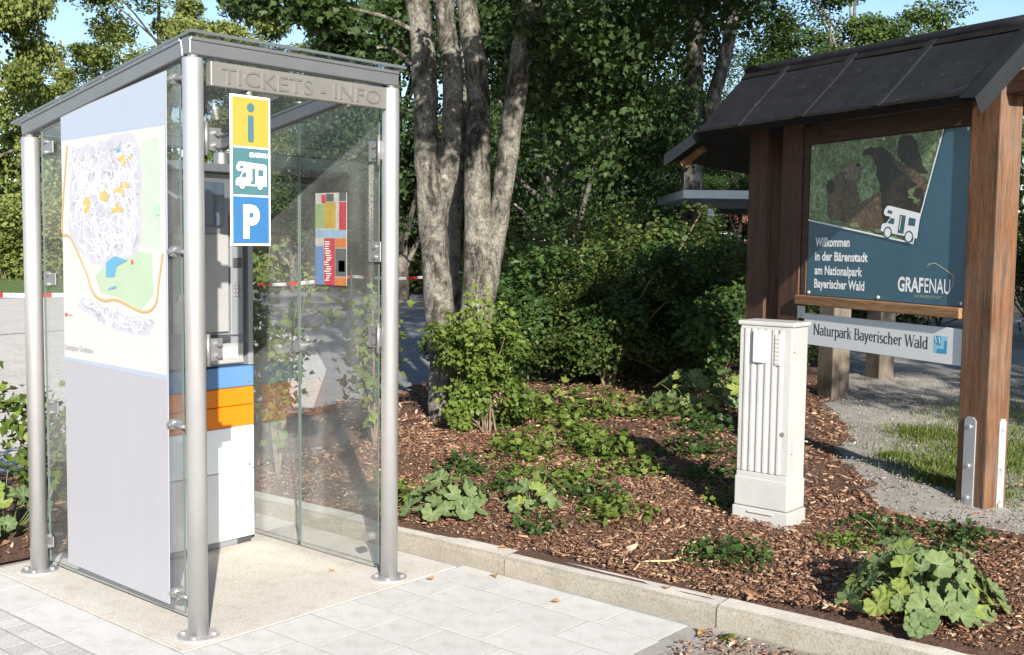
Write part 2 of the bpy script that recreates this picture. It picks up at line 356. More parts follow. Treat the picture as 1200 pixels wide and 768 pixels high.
# ------------------------------------------------------------------ mesh helpers
class MB:
    def __init__(s): s.v = []; s.f = []; s.m = []; s.sm = []
    def add(s, vs, fs, mi=0, smooth=False):
        o = len(s.v); s.v += [tuple(q) for q in vs]
        for f in fs: s.f.append([i + o for i in f]); s.m.append(mi); s.sm.append(smooth)
        return s
    def box(s, lo, hi, bev=0.0, mi=0, mat=None):
        bm = bmesh.new(); bmesh.ops.create_cube(bm, size=1.0)
        L = Vector(lo); H = Vector(hi)
        for v in bm.verts: v.co = Vector(((L[i] + H[i]) / 2 + v.co[i] * (H[i] - L[i]) for i in range(3)))
        if bev: bmesh.ops.bevel(bm, geom=bm.edges[:], offset=bev, segments=2 if bev > 0.004 else 1, affect='EDGES', profile=0.5)
        if mat is not None: bm.transform(mat)
        bm.verts.index_update()
        s.add([v.co.copy() for v in bm.verts], [[v.index for v in f.verts] for f in bm.faces], mi); bm.free(); return s
    def prism(s, poly, O, X, Y, Z, depth, mi=0, side=None):
        """polygon (2-D) placed with origin O and axes X, Y; extruded along Z by depth"""
        O, X, Y, Z = map(Vector, (O, X, Y, Z)); k = len(poly)
        a = [O + X * p[0] + Y * p[1] for p in poly]; b = [q + Z * depth for q in a]
        s.add(a + b, [list(range(k, 2 * k))], mi)
        o = len(s.v) - 2 * k
        s.f.append([o + i for i in range(k - 1, -1, -1)]); s.m.append(mi); s.sm.append(False)
        for i in range(k):
            j = (i + 1) % k; s.f.append([o + i, o + j, o + k + j, o + k + i]); s.m.append(mi if side is None else side); s.sm.append(False)
        return s
    def flat(s, poly, O, X, Y, mi=0):
        O, X, Y = map(Vector, (O, X, Y))
        return s.add([O + X * p[0] + Y * p[1] for p in poly], [list(range(len(poly)))], mi)
    def ribbon(s, pts, w, O, X, Y, mi=0):
        pts = [Vector(p) for p in pts]
        L = []; R = []
        for i, p in enumerate(pts):
            a = pts[max(0, i - 1)]; b = pts[min(len(pts) - 1, i + 1)]; t = (b - a); t = t / (t.length or 1)
            nn = Vector((-t.y, t.x)); ww = w[i] if isinstance(w, (list, tuple)) else w
            L.append(p + nn * ww / 2); R.append(p - nn * ww / 2)
        O, X, Y = map(Vector, (O, X, Y))
        vs = [O + X * q.x + Y * q.y for q in L + R]; k = len(pts)
        return s.add(vs, [[i, k + i, k + i + 1, i + 1][::-1] for i in range(k - 1)], mi)
    def tube(s, pts, rad, seg=12, mi=0, smooth=True, caps=True, lump=0.0, lseed=0):
        pts = [Vector(p) for p in pts]; k = len(pts)
        rad = rad if isinstance(rad, (list, tuple)) else [rad] * k
        vs = []; ref = None
        lr = random.Random(lseed)
        ph = [lr.random() * 6.28 for _ in range(6)]
        for i, p in enumerate(pts):
            t = (pts[min(k - 1, i + 1)] - pts[max(0, i - 1)]).normalized()
            if ref is None: ref = t.orthogonal().normalized()
            ref = (ref - t * ref.dot(t)).normalized(); b = t.cross(ref)
            for j in range(seg):
                a = 2 * PI * j / seg
                r = rad[i]
                if lump: r *= 1 + lump * (math.sin(2 * a + i * 0.55 + ph[0]) * 0.5 + math.sin(3 * a - i * 0.8 + ph[1]) * 0.4 + math.sin(i * 1.3 + a + ph[2]) * 0.45 + lr.uniform(-.25, .25))
                vs.append(p + (ref * math.cos(a) + b * math.sin(a)) * r)
        fs = [[i * seg + j, i * seg + (j + 1) % seg, (i + 1) * seg + (j + 1) % seg, (i + 1) * seg + j] for i in range(k - 1) for j in range(seg)]
        s.add(vs, fs, mi, smooth)
        if caps:
            o = len(s.v) - len(vs)
            s.f.append([o + j for j in range(seg - 1, -1, -1)]); s.m.append(mi); s.sm.append(False)
            s.f.append([o + (k - 1) * seg + j for j in range(seg)]); s.m.append(mi); s.sm.append(False)
        return s
    def build(s, name, mats, parent=None, loc=None):
        me = bpy.data.meshes.new(name); me.from_pydata(s.v, [], s.f)
        mats = mats if isinstance(mats, (list, tuple)) else [mats]
        for q in mats: me.materials.append(M[q] if isinstance(q, str) else q)
        me.polygons.foreach_set("material_index", s.m); me.polygons.foreach_set("use_smooth", s.sm)
        me.update()
        return obj(name, me, parent, loc)
def obj(name, me, parent=None, loc=None, rot=None, scale=None):
    o = bpy.data.objects.new(name, me); COL.objects.link(o)
    if parent is not None: o.parent = parent
    if loc is not None: o.location = loc
    if rot is not None: o.rotation_euler = rot
    if scale is not None: o.scale = scale
    return o
def tag(o, label=None, cat=None, group=None, kind=None):
    for k, v in (('label', label), ('category', cat), ('group', group), ('kind', kind)):
        if v: o[k] = v
    return o
def thing(name, label, cat, loc=(0, 0, 0), rz=0.0, group=None):
    o = obj(name, None, None, loc, (0, 0, rz)); o.empty_display_size = 0.1
    return tag(o, label, cat, group)
def copy_tree(o, parent=None):
    c = o.copy(); COL.objects.link(c)
    if parent is not None: c.parent = parent
    for ch in list(o.children): copy_tree(ch, c)
    return c
def smooth_path(pts, n=5):
    """Catmull-Rom resampling of points given as tuples (any length)"""
    P = [np.array(p, float) for p in pts]; P = [2 * P[0] - P[1]] + P + [2 * P[-1] - P[-2]]; out = []
    for i in range(1, len(P) - 2):
        for k in range(n):
            t = k / n
            out.append(0.5 * ((2 * P[i]) + (P[i + 1] - P[i - 1]) * t + (2 * P[i - 1] - 5 * P[i] + 4 * P[i + 1] - P[i + 2]) * t * t + (-P[i - 1] + 3 * P[i] - 3 * P[i + 1] + P[i + 2]) * t ** 3))
    out.append(P[-2]); return [tuple(q) for q in out]
def circle(cx, cy, r, k=24): return [(cx + r * math.cos(2 * PI * i / k), cy + r * math.sin(2 * PI * i / k)) for i in range(k)]

def bulk_mesh(name, verts, faces, mat, tint=None):
    """verts (n,3), faces (m,k) with constant k"""
    verts = np.ascontiguousarray(verts, np.float32); faces = np.ascontiguousarray(faces, np.int32)
    me = bpy.data.meshes.new(name); m_, k = faces.shape
    me.vertices.add(len(verts)); me.vertices.foreach_set("co", verts.ravel())
    me.loops.add(m_ * k); me.loops.foreach_set("vertex_index", faces.ravel())
    me.polygons.add(m_); me.polygons.foreach_set("loop_start", np.arange(0, m_ * k, k, dtype=np.int32))
    if tint is not None:
        a = me.attributes.new("tint", 'FLOAT', 'POINT'); a.data.foreach_set("value", np.ascontiguousarray(tint, np.float32))
    me.materials.append(M[mat]); me.update(calc_edges=True); me.validate(); return me
def unit(a): return a / (np.linalg.norm(a, axis=1, keepdims=True) + 1e-9)
LEAF4 = (np.array([(0, 0, 0), (-.36, .48, .10), (0, 1, -.08), (.36, .48, .10)]), [(0, 2, 1), (0, 3, 2)])
LEAF8 = (np.array([(0, 0, 0), (-.30, .14, .05), (-.52, .48, .12), (-.22, .60, .05), (0, 1, -.10), (.22, .60, .05), (.52, .48, .12), (.30, .14, .05), (0, .5, -.02)]),
         [(0, 8, 1), (1, 8, 2), (2, 8, 3), (3, 8, 4), (4, 8, 5), (5, 8, 6), (6, 8, 7), (7, 8, 0)])
def leaves(name, P, size, mat, tint, up=0.5, out=None, tmpl=LEAF4, droop=0.3, r=rng):
    n = len(P)
    nr = unit(r.normal(size=(n, 3)) + np.array([0, 0, up * 2]) + (0 if out is None else out * 1.2))
    d = r.normal(size=(n, 3)); d[:, 2] -= droop
    d = unit(d - nr * np.sum(d * nr, 1, keepdims=True)); s_ = np.cross(d, nr)
    tv, tf = tmpl; k = len(tv)
    sz = size * r.uniform(0.65, 1.25, n)
    V = P[:, None, :] + sz[:, None, None] * (tv[None, :, 0:1] * s_[:, None, :] + (tv[None, :, 1:2]) * d[:, None, :] + tv[None, :, 2:3] * nr[:, None, :])
    F = (np.arange(n)[:, None, None] * k + np.array(tf)[None]).reshape(-1, 3)
    T = np.clip(np.repeat(tint, k), 0, 1)
    return bulk_mesh(name, V.reshape(-1, 3), F, mat, T)
def crown_points(r, nclump, per, clump_r, rad=(1, 1, 1), shell=0.55, flat=0.6, zmin=-9, noise_=0.18):
    """clump centres in a lumpy ellipsoid, leaves around each; returns points, outward, tint, clump centres"""
    u = unit(r.normal(size=(nclump * 3, 3))); rr = shell + (1 - shell) * r.random(nclump * 3) ** 0.7
    lump = 1 + noise_ * np.sin(u[:, 0] * 4 + r.random() * 6) * np.sin(u[:, 1] * 5 + r.random() * 6) + noise_ * np.sin(u[:, 2] * 6 + r.random() * 6)
    c = u * (rr * lump)[:, None] * np.array(rad); c = c[c[:, 2] > zmin][:nclump]
    k = len(c); pr = (per * r.uniform(0.5, 1.5, k)).astype(int); idx = np.repeat(np.arange(k), pr)
    g = r.normal(size=(len(idx), 3)); g = g / (np.linalg.norm(g, axis=1, keepdims=True)) * (r.random((len(idx), 1)) ** 0.45)
    cr = clump_r * r.uniform(0.6, 1.35, k)
    P = c[idx] + g * cr[idx][:, None] * np.array([1, 1, flat])
    tc = r.uniform(0.15, 0.85, k)
    tint = tc[idx] + r.normal(size=len(idx)) * 0.16
    out = unit(P + np.array([0, 0, 0.2])); return P, out, tint, c

# ------------------------------------------------------------------ text
def text_mesh(body, size=1.0, xs=1.0, ext=0.0, align='LEFT', bold=0.0, spacing=1.0, depth_res=3):
    cu = bpy.data.curves.new("lettering", 'FONT'); cu.body = body; cu.size = size; cu.extrude = ext; cu.align_x = align
    cu.offset = bold; cu.resolution_u = depth_res; cu.space_character = spacing
    t = bpy.data.objects.new("lettering", cu); COL.objects.link(t)
    dg = bpy.context.evaluated_depsgraph_get(); dg.update()
    me = bpy.data.meshes.new_from_object(t.evaluated_get(dg)); bpy.data.objects.remove(t); bpy.data.curves.remove(cu)
    if xs != 1.0: me.transform(Matrix.Scale(xs, 4, Vector((1, 0, 0))))
    return me
def fit_text(body, width, height, bold=0.0, ext=0.0, cap="H"):
    """lettering scaled so that it is exactly `width` wide and its capitals `height` high, base line at y=0, left at x=0"""
    me = text_mesh(body, 1.0, 1.0, ext, 'LEFT', bold)
    co = np.empty(len(me.vertices) * 3, np.float32); me.vertices.foreach_get("co", co); co = co.reshape(-1, 3)
    x0, x1 = co[:, 0].min(), co[:, 0].max()
    ref = 0.729
    co[:, 0] = (co[:, 0] - x0) * width / (x1 - x0); co[:, 1] *= height / ref
    me.vertices.foreach_set("co", co.ravel()); me.update(); return me
def put_text(name, me, mat, O, X, Y, parent):
    X, Y = Vector(X).normalized(), Vector(Y).normalized(); Z = X.cross(Y)
    me.transform(Matrix(((X.x, Y.x, Z.x, O[0]), (X.y, Y.y, Z.y, O[1]), (X.z, Y.z, Z.z, O[2]), (0, 0, 0, 1))))
    me.materials.clear(); me.materials.append(M[mat]); me.name = name
    return obj(name, me, parent)
def arc(cx, cy, rx, ry, a0, a1, n=10): return [(cx + rx * math.cos(math.radians(a0 + (a1 - a0) * i / n)), cy + ry * math.sin(math.radians(a0 + (a1 - a0) * i / n))) for i in range(n + 1)]
_xh = 0.66
SERIF = {  # advance, strokes (point lists), serif bars (x, y, halfwidth)
 'N': (.86, [[(.14, 0), (.14, 1)], [(.14, 1), (.70, 0)], [(.70, 0), (.70, 1)]], [(.14, 0, .12), (.10, 1, .12), (.70, 1, .12)]),
 'B': (.68, [[(.16, 0), (.16, 1)], [(.16, 1), (.34, 1)] + arc(.34, .76, .20, .24, 90, -90) + [(.16, .52)], [(.16, .52), (.36, .52)] + arc(.36, .26, .24, .26, 90, -90) + [(.16, 0)]], [(.12, 0, .10), (.12, 1, .10)]),
 'W': (1.0, [[(.06, 1), (.28, 0)], [(.28, 0), (.50, 1)], [(.50, 1), (.72, 0)], [(.72, 0), (.94, 1)]], [(.06, 1, .10), (.50, 1, .08), (.94, 1, .10)]),
 'a': (.50, [arc(.24, .48, .17, .18, 160, 0) + [(.41, .10), (.48, .02)], [(.41, .40)] + arc(.22, .19, .17, .19, 80, 350)], []),
 't': (.36, [[(.16, .88), (.16, .14)] + arc(.27, .12, .11, .12, 180, 320)], [(.16, _xh, .14)]),
 'u': (.58, [[(.12, _xh), (.12, .2)] + arc(.27, .2, .15, .19, 180, 350), [(.44, _xh), (.44, 0)]], [(.08, _xh, .08), (.40, _xh, .07), (.48, 0, .06)]),
 'r': (.42, [[(.14, 0), (.14, _xh)], [(.14, .46)] + arc(.30, .50, .14, .16, 150, 40)], [(.14, 0, .11), (.10, _xh, .07)]),
 'p': (.58, [[(.13, -.3), (.13, _xh)], arc(.30, .33, .21, .33, 150, -150, 14)], [(.13, -.3, .11), (.09, _xh, .07)]),
 'k': (.56, [[(.13, 0), (.13, 1)], [(.14, .30), (.44, _xh)], [(.24, .40), (.48, 0)]], [(.13, 0, .11), (.09, 1, .07), (.44, _xh, .09), (.48, 0, .09)]),
 'y': (.54, [[(.08, _xh), (.28, .02)], [(.46, _xh), (.22, -.22), (.10, -.30)]], [(.09, _xh, .09), (.46, _xh, .09)]),
 'e': (.50, [[(.09, .38), (.42, .38)] + arc(.26, .36, .17, .29, 10, 320, 14)], []),
 'i': (.30, [[(.15, 0), (.15, _xh)], [(.15, .86), (.15, .96)]], [(.15, 0, .11), (.11, _xh, .07)]),
 's': (.42, [arc(.21, .49, .13, .16, 30, 250, 9) + arc(.21, .17, .14, .16, 70, -150, 9)], []),
 'c': (.48, [arc(.27, .33, .19, .33, 40, 320, 14)], []),
 'h': (.60, [[(.13, 0), (.13, 1)], [(.13, .42)] + arc(.29, .46, .16, .19, 150, 0) + [(.45, 0)]], [(.13, 0, .11), (.09, 1, .07), (.45, 0, .11)]),
 'l': (.30, [[(.15, 0), (.15, 1)]], [(.15, 0, .11), (.11, 1, .07)]),
 'd': (.58, [[(.45, 0), (.45, 1)], arc(.28, .33, .20, .33, 30, 330, 14)], [(.41, 1, .07), (.50, 0, .06)]),
 ' ': (.30, [], [])}
def serif_text(mb, body, O, X, Y, width, cap):
    tot = sum(SERIF[c][0] for c in body); sx = width / tot; x = 0
    for c in body:
        adv, st, sf = SERIF[c]
        for pl in st:
            if len(pl) == 2:
                (x0, y0), (x1, y1) = pl; pl = [(x0 + (x1 - x0) * t, y0 + (y1 - y0) * t) for t in (0, .5, 1)]
            pts = [((x + p[0]) * sx, p[1] * cap) for p in pl]; w = []
            for i in range(len(pl)):
                a = pl[max(0, i - 1)]; b = pl[min(len(pl) - 1, i + 1)]; dx, dy = b[0] - a[0], b[1] - a[1]; L = math.hypot(dx, dy) or 1
                v = abs(dy) / L
                thick = 0.055 + 0.10 * v if not (dy > 0.3 and dx > 0.05) else 0.06
                w.append(thick * cap)
            mb.ribbon(pts, w, O, X, Y)
        for sxp, sy, hw in sf: mb.ribbon([((x + sxp - hw) * sx, sy * cap), ((x + sxp + hw) * sx, sy * cap)], 0.05 * cap, O, X, Y)
        x += adv

def camper(O, X, Y, w, h, parent, body_mat, hole_mat, nrm, flip=False):
    """white camper pictogram (cab on the left), flat print"""
    O, X, Y, Z = Vector(O), Vector(X).normalized() * w, Vector(Y).normalized() * h, Vector(nrm).normalized()
    b = MB(); b.flat([(0, .14), (0, .33), (.04, .40), (.13, .44), (.22, .66), (.08, .66), (.02, .72), (.03, .86), (.09, .98), (.16, 1), (.97, .93), (1, .88), (1, .14)], O, X, Y)
    wk = [(px * 1.0, py) for px, py in circle(0, 0, 1, 20)]
    o = b.build("camper_emblem", body_mat, parent)
    d = MB(); O2 = O + Z * 0.0006
    d.flat([(.16, .44), (.235, .62), (.34, .62), (.34, .44)], O2, X, Y)
    d.flat([(.12, .76), (.13, .86), (.25, .85), (.25, .75)], O2, X, Y)
    d.flat([(.47, .20), (.47, .78), (.63, .78), (.63, .20)], O2, X, Y)
    d.flat([(.72, .50), (.72, .74), (.90, .74), (.90, .50)], O2, X, Y)
    ar = w / h
    for cx in (.20, .78): d.flat([(cx + .115 * p, .14 + .115 * ar * q) for p, q in wk], O2, X, Y)
    d.build("emblem_windows", hole_mat, o)
    e = MB(); O3 = O + Z * 0.0012
    for cx in (.20, .78): e.flat([(cx + .085 * p, .14 + .085 * ar * q) for p, q in wk], O3, X, Y)
    e.flat([(.50, .30), (.50, .74), (.52, .74), (.52, .30)], O3, X, Y)
    e.build("emblem_wheels", body_mat, o)
    return o

# ------------------------------------------------------------------ setting: ground, lot, pavement, kerb, bed
def sheet(name, poly, z, mat, kind='structure'):
    mb = MB(); mb.flat([(x, y) for x, y in poly], (0, 0, z), (1, 0, 0), (0, 1, 0))
    return tag(mb.build(name, mat), kind=kind)
sheet("ground", [(-700, -700), (700, -700), (700, 700), (-700, 700)], -0.05, 'terrain')
sheet("lawn", [(-60, 24.5), (20, 26.0), (31, 22.0), (70, 12), (110, 40), (60, 130), (-60, 110)], -0.012, 'lawn')
sheet("parking_lot", [(-60, 3.6), (3.6, 3.6), (12, 6.0), (30, 6.0), (48, 10.0), (31, 22.0), (20, 26.0), (-60, 24.5)], -0.016, 'asphalt')
sheet("lot_sunlit_part", [(-40, 3.3), (3.2, 3.3), (6.4, 6.8), (11.0, 13.0), (15.5, 24.6), (-40, 23.6)], -0.008, 'lot_sunlit')  # same lot, painted paler where the sun falls on it
fw = sheet("pavement", [(-8, -9), (1.6, -9), (1.5, 1.6), (-8, 1.6)], -0.0032, 'joint')

def kx(y): return 1.462 - 0.042 * (y + 0.36)     # front of kerb
# concrete pad under the shelter
pad = MB(); pad.box((-0.14, -0.105, -0.06), (1.40, 1.50, 0.0), 0.0)
tag(pad.build("concrete_pad", 'pad'), kind='structure')
# paving slabs, one object each, alike meshes shared
def slab_mesh(sx, sy, name="paving_slab", mat='slab', j=0.0075, b=0.0, th=0.05):
    mb = MB(); mb.box((0, 0, -th), (sx - j, sy - j, 0), b); me = bpy.data.meshes.new(name); me.from_pydata(mb.v, [], mb.f); me.materials.append(M[mat]); me.update(); return me
SL = {}
def put_slab(x, y, sx, sy, mat='slab', name='paving_slab', **kw):
    key = (round(sx, 3), round(sy, 3), mat)
    if key not in SL: SL[key] = slab_mesh(sx, sy, name, mat, **kw)
    o = obj(name, SL[key], fw, (x, y, -0.0022 + random.uniform(-0.0004, 0.0004)), (random.uniform(-.0006, .0006), random.uniform(-.0006, .0006), random.uniform(-.004, .004)))
    return o
# strips along y in front of the pad
xs = [-0.22, 0.005, 0.24, 0.485, 0.73, 0.975, 1.22]
for i, x in enumerate(xs):
    w = (xs[i + 1] - x) if i + 1 < len(xs) else 0.235
    y = -0.108
    k = 0
    while y > -1.85 - 0.1 * random.random():
        L = random.choice([0.24, 0.36, 0.24, 0.30]) if k else random.choice([0.22, 0.33, 0.15])
        if not (i >= 4 and y - L < -1.62): put_slab(x, y - L, w, L)
        y -= L; k += 1
# edge band left of the pad, then small setts
y = 1.50; 
while y > -1.9:
    L = random.choice([0.34, 0.40, 0.46]); put_slab(-0.37, y - L, 0.228, L) if y > -0.02 else put_slab(-0.37, y - L, 0.148, L); y -= L
for ix in range(9):
    y = 1.45 + random.random() * 0.1
    x = -0.372 - 0.105 * (ix + 1)
    while y > -0.7:
        L = random.uniform(0.09, 0.13); put_slab(x, y - round(L, 2), 0.105, round(L, 2), 'sett', 'granite_sett', j=0.011, b=0.0, th=0.06); y -= round(L, 2)
# filler strip between pad and kerb
y = 1.5
while y > -1.6:
    L = random.choice([0.4, 0.5, 0.45])
    if y - L < -0.1: break
    y -= L
sheet("dirt_strip", [(0.90, -1.62), (1.50, -1.60), (1.66, -9), (-1, -9), (0.55, -3.0)], -0.0012, 'dirt')

# kerb
kb = tag(obj("kerb", None), kind='structure')
def kerb_stone_mesh(L):
    mb = MB(); n = 6; prof = [(0, -.1), (0, .062), (.006, .078), (.020, .088), (.115, .092), (.122, .085), (.122, -.1)]
    rr = random.Random(int(L * 1000))
    vs = []
    for i in range(n + 1):
        for (px, pz) in prof: vs.append((px + rr.uniform(-.002, .002), i * (L - 0.008) / n, pz + rr.uniform(-.002, .002)))
    k = len(prof); fs = [[i * k + j, i * k + j + 1, (i + 1) * k + j + 1, (i + 1) * k + j] for i in range(n) for j in range(k - 1)]
    fs += [list(range(k))[::-1], [n * k + j for j in range(k)]]
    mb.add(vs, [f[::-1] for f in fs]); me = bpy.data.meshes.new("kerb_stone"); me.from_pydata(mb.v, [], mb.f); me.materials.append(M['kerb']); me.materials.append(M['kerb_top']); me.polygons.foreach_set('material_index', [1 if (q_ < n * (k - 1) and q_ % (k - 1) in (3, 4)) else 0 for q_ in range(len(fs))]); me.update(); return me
km = kerb_stone_mesh(1.13)
ang = math.atan(0.042)
for i in range(-1, 8):
    y0 = -0.36 + 1.13 * (1 - i)
    obj("kerb_stone", km, kb, (kx(y0 - 1.13) , y0 - 1.13 + 0.0, random.uniform(-.003, .003)), (0, 0, ang + random.uniform(-.003, .003)))

# planting bed: one rolling sheet of bark soil
def bed_z(x, y): return 0.10 + 0.05 * min(1, max(0, (x - 1.6) / 2.0)) + 0.022 * math.sin(x * 2.1 + y) * math.sin(y * 1.7 - x * .6) + 0.010 * math.sin(x * 7 + y * 5)
def grid_sheet(name, x0, x1, y0, y1, step, fz, mat, inside, xc=None):
    xs_ = np.arange(x0, x1 + 1e-6, step); ys_ = np.arange(y0, y1 + 1e-6, step); idx = {}; mb = MB(); vs = []; fs = []
    for i, x in enumerate(xs_):
        for j, y in enumerate(ys_):
            idx[i, j] = len(vs); xx = x if xc is None else max(x, xc(y)); vs.append((xx, y, fz(xx, y)))
    for i in range(len(xs_) - 1):
        for j in range(len(ys_) - 1):
            if inside(x0 + (i + .5) * step, y0 + (j + .5) * step): fs.append([idx[i, j], idx[i + 1, j], idx[i + 1, j + 1], idx[i, j + 1]])
    mb.add(vs, fs, 0, True); return tag(mb.build(name, mat), kind='structure')
def gravel_side(x, y):      # >0 on the gravel path
    return (y < -1.42 + (x - 3.2) * 0.50 + 0.10 * math.sin(x * 3)) and x > 3.42 + 0.08 * math.sin(y * 4)
def lot_edge(x): return 3.55 if x < 3.4 else min(3.55 + (x - 3.4) * 0.29, 6.0)
grid_sheet("planting_bed", 1.5, 16, -10, 6.0, 0.125, lambda x, y: (bed_z(x, y) if x > kx(y) + 0.16 else 0.089) , 'soil', lambda x, y: x > kx(y) - 0.04 and y < lot_edge(x), lambda y: kx(y) + .07)
grid_sheet("planting_bed", -4.0, 1.625, 1.5, 3.5, 0.125, lambda x, y: 0.02 + 0.025 * min(1, max(0, (y - 1.5) * 2)) + 0.015 * math.sin(x * 5) * math.sin(y * 4), 'soil', lambda x, y: y > 1.55)
grid_sheet("gravel_path", 3.25, 22, -14, 4, 0.25, lambda x, y: (bed_z(x, y) + 0.012) if gravel_side(x + .0, y) else bed_z(x, y) - 0.03, 'gravel', lambda x, y: y < -1.2 + (x - 3.2) * 0.52)

# ------------------------------------------------------------------ ticket shelter
SH = thing("ticket_shelter", "open glass ticket shelter with round steel corner posts and a sloping glass roof", "shelter")
HA, HC, W_, D_ = 2.2945, 2.058, 1.049, 1.3166
slope = (HC - HA) / D_
def shelter_post(x, y, hgt, name="post"):
    mb = MB(); mb.tube([(x, y, 0.006), (x, y, hgt - 0.004), (x, y, hgt)], [0.04, 0.04, 0.037], 32)
    mb.tube([(x, y, hgt), (x, y, hgt + 0.05)], 0.020, 16)
    p = mb.build(name, 'steel', SH)
    rb = MB(); rb.tube([(x, y, 0.0), (x, y, 0.008), (x, y, 0.010)], [0.083, 0.083, 0.080], 36, smooth=False)
    for a in (40, 130, 220, 310): rb.tube([(x + .062 * math.cos(math.radians(a)), y + .062 * math.sin(math.radians(a)), .008), (x + .062 * math.cos(math.radians(a)), y + .062 * math.sin(math.radians(a)), .019)], .010, 6, smooth=False)
    rb.build("base_ring", 'steel', p)
for (x, y) in ((0, 0), (W_, 0), (0, D_), (W_, D_)): shelter_post(x, y, HA if y == 0 else HC)
def beam(a, b, w, h, name="roof_beam"):
    a, b = Vector(a), Vector(b); d = (b - a); L = d.length; X = d.normalized(); Y = Vector((0, 0, 1)).cross(X).normalized(); Z = X.cross(Y)
    mt = Matrix(((X.x, Y.x, Z.x, a.x), (X.y, Y.y, Z.y, a.y), (X.z, Y.z, Z.z, a.z), (0, 0, 0, 1)))
    mb = MB(); mb.box((0, -w / 2, 0), (L, w / 2, h), 0.003, 0, mt); mb.box((0.002, -w / 2 - .006, h - .012), (L - .002, w / 2 + .006, h + 0.002), 0.0015, 0, mt)
    return mb.build(name, 'steel_beam', SH)
bz = lambda y: HA + 0.012 + slope * y
beam((0, 0.028, bz(0.028)), (0, D_ + .03, bz(D_ + .03)), 0.052, 0.068)
beam((W_, 0.028, bz(0.028)), (W_, D_ + .03, bz(D_ + .03)), 0.052, 0.068)
beam((-0.028, 0, bz(0)), (W_ + .028, 0, bz(0)), 0.052, 0.064)
beam((-0.024, D_, bz(D_) + .001), (W_ + .024, D_, bz(D_) + .001), 0.050, 0.062)
rg = MB()
p0 = lambda x, y, dz: (x, y, bz(y) + 0.0715 + dz)
q = [(-.034, -.042), (W_ + .060, -.042), (W_ + .060, D_ + .12), (-.034, D_ + .12)]
rg.add([p0(x, y, 0) for x, y in q] + [p0(x, y, .012) for x, y in q], [[3, 2, 1, 0], [4, 5, 6, 7]], 0)
rg.add([p0(x, y, 0) for x, y in q] + [p0(x, y, .012) for x, y in q], [[0, 1, 5, 4], [1, 2, 6, 5], [2, 3, 7, 6], [3, 0, 4, 7]], 1)
roofg = rg.build("roof_glass", ['glass_roof', 'roof_edge'], SH)
for (x, y) in ((0, 0), (W_, 0), (0, D_), (W_, D_), (0, D_ * .5), (W_ * .5, 0), (W_, D_ * .5)):
    mb = MB(); z = bz(y) + .0835; mb.tube([(x, y, z), (x, y, z + .007), (x, y, z + .010)], [.026, .026, .020], 18, smooth=False); mb.build("roof_clamp", 'hardware', SH)
def pane(name, x, y0, y1, z0, zt0, zt1, t=0.010):
    a = x - t / 2; b = x + t / 2; vs = [(a, y0, z0), (a, y1, z0), (a, y1, zt1), (a, y0, zt0), (b, y0, z0), (b, y1, z0), (b, y1, zt1), (b, y0, zt0)]
    mb = MB(); mb.add(vs, [[3, 2, 1, 0], [4, 5, 6, 7]], 0); mb.add(vs, [[0, 1, 5, 4], [1, 2, 6, 5], [2, 3, 7, 6], [3, 0, 4, 7]], 1)
    return mb.build(name, ['glass', 'glass_edge'], SH)
zt = lambda y: bz(y) - 0.008
pane("side_glass", 0, 0.088, 1.205, 0.075, zt(.088), zt(1.205))
pane("side_glass", W_, 0.075, 0.655, 0.055, zt(.075), zt(.655))
pane("side_glass", W_, 0.667, 1.235, 0.055, zt(.667), zt(1.235))
cl = MB(); cl.tube([(W_ - .02, .661, 1.06), (W_ + .02, .661, 1.06)], .030, 20, smooth=False); cl.build("glass_clamp", 'hardware', SH)
# point brackets of the left pane (round bolts with a spacer arm)
def bolt_bracket(x, y, z, ydir):
    mb = MB(); mb.tube([(x - .022, y, z), (x - .010, y, z), (x + .02, y, z)], [.019, .024, .024], 16, smooth=False)
    mb.tube([(x - .034, y, z), (x - .02, y, z)], .010, 10, smooth=False)
    mb.tube([(x - .014, y, z), (x - .014, y + ydir * .10, z)], .009, 10)
    mb.build("bracket", 'hardware', SH)
for y, z in ((.118, 2.222), (.13, 1.545), (.15, .846), (.147, .150)): bolt_bracket(0, y, z, -1)
def plate_bracket(x, y, z, ydir, w=.085, h=.085, sx=-1):
    mb = MB(); ya, yb = sorted((y, y + ydir * w)); mb.box((x + sx * .016 - .003, ya, z - h / 2), (x + sx * .016 + .003, yb, z + h / 2), .002)
    for dz in (-.024, .024): mb.tube([(x + sx * .012, y + ydir * w * .42, z + dz), (x + sx * .030, y + ydir * w * .42, z + dz)], .011, 10, smooth=False)
    return mb
for z in (2.004, 1.405, .813): plate_bracket(0, 1.18, z, -1, .11, .055).build("bracket", 'hardware', SH)
plate_bracket(0, 1.20, .176, -1, .06, .05).build("bracket", 'hardware', SH)
for z, bar in ((2.011, 1), (1.546, 0), (1.144, 1)):
    mb = plate_bracket(W_, .045, z, 1, .085, .095, -1)
    if bar: mb.tube([(W_ - .045, .030, z - .07), (W_ - .045, .030, z + .07)], .008, 10); mb.box((W_ - .046, .026, z - .04), (W_ - .013, .034, z + .04), .001)
    mb.build("bracket", 'hardware', SH)
mb = MB(); mb.tube([(W_ - .022, .14, .178), (W_ + .02, .14, .178)], .024, 16, smooth=False); mb.build("bracket", 'hardware', SH)
# two hinge brackets on the front left post
for z in (1.99, 1.155):
    mb = MB(); mb.box((.055, -.006, z - .045), (.125, .0, z + .045), .002)
    mb.tube([(.052, -.010, z - .065), (.052, -.010, z + .065)], .009, 12); mb.box((.030, -.004, z - .02), (.056, .003, z + .02), .001)
    for dz in (-.024, .024): mb.tube([(.098, -.005, z + dz), (.098, -.024, z + dz)], .012, 10, smooth=False)
    mb.build("hinge", 'hardware', SH)
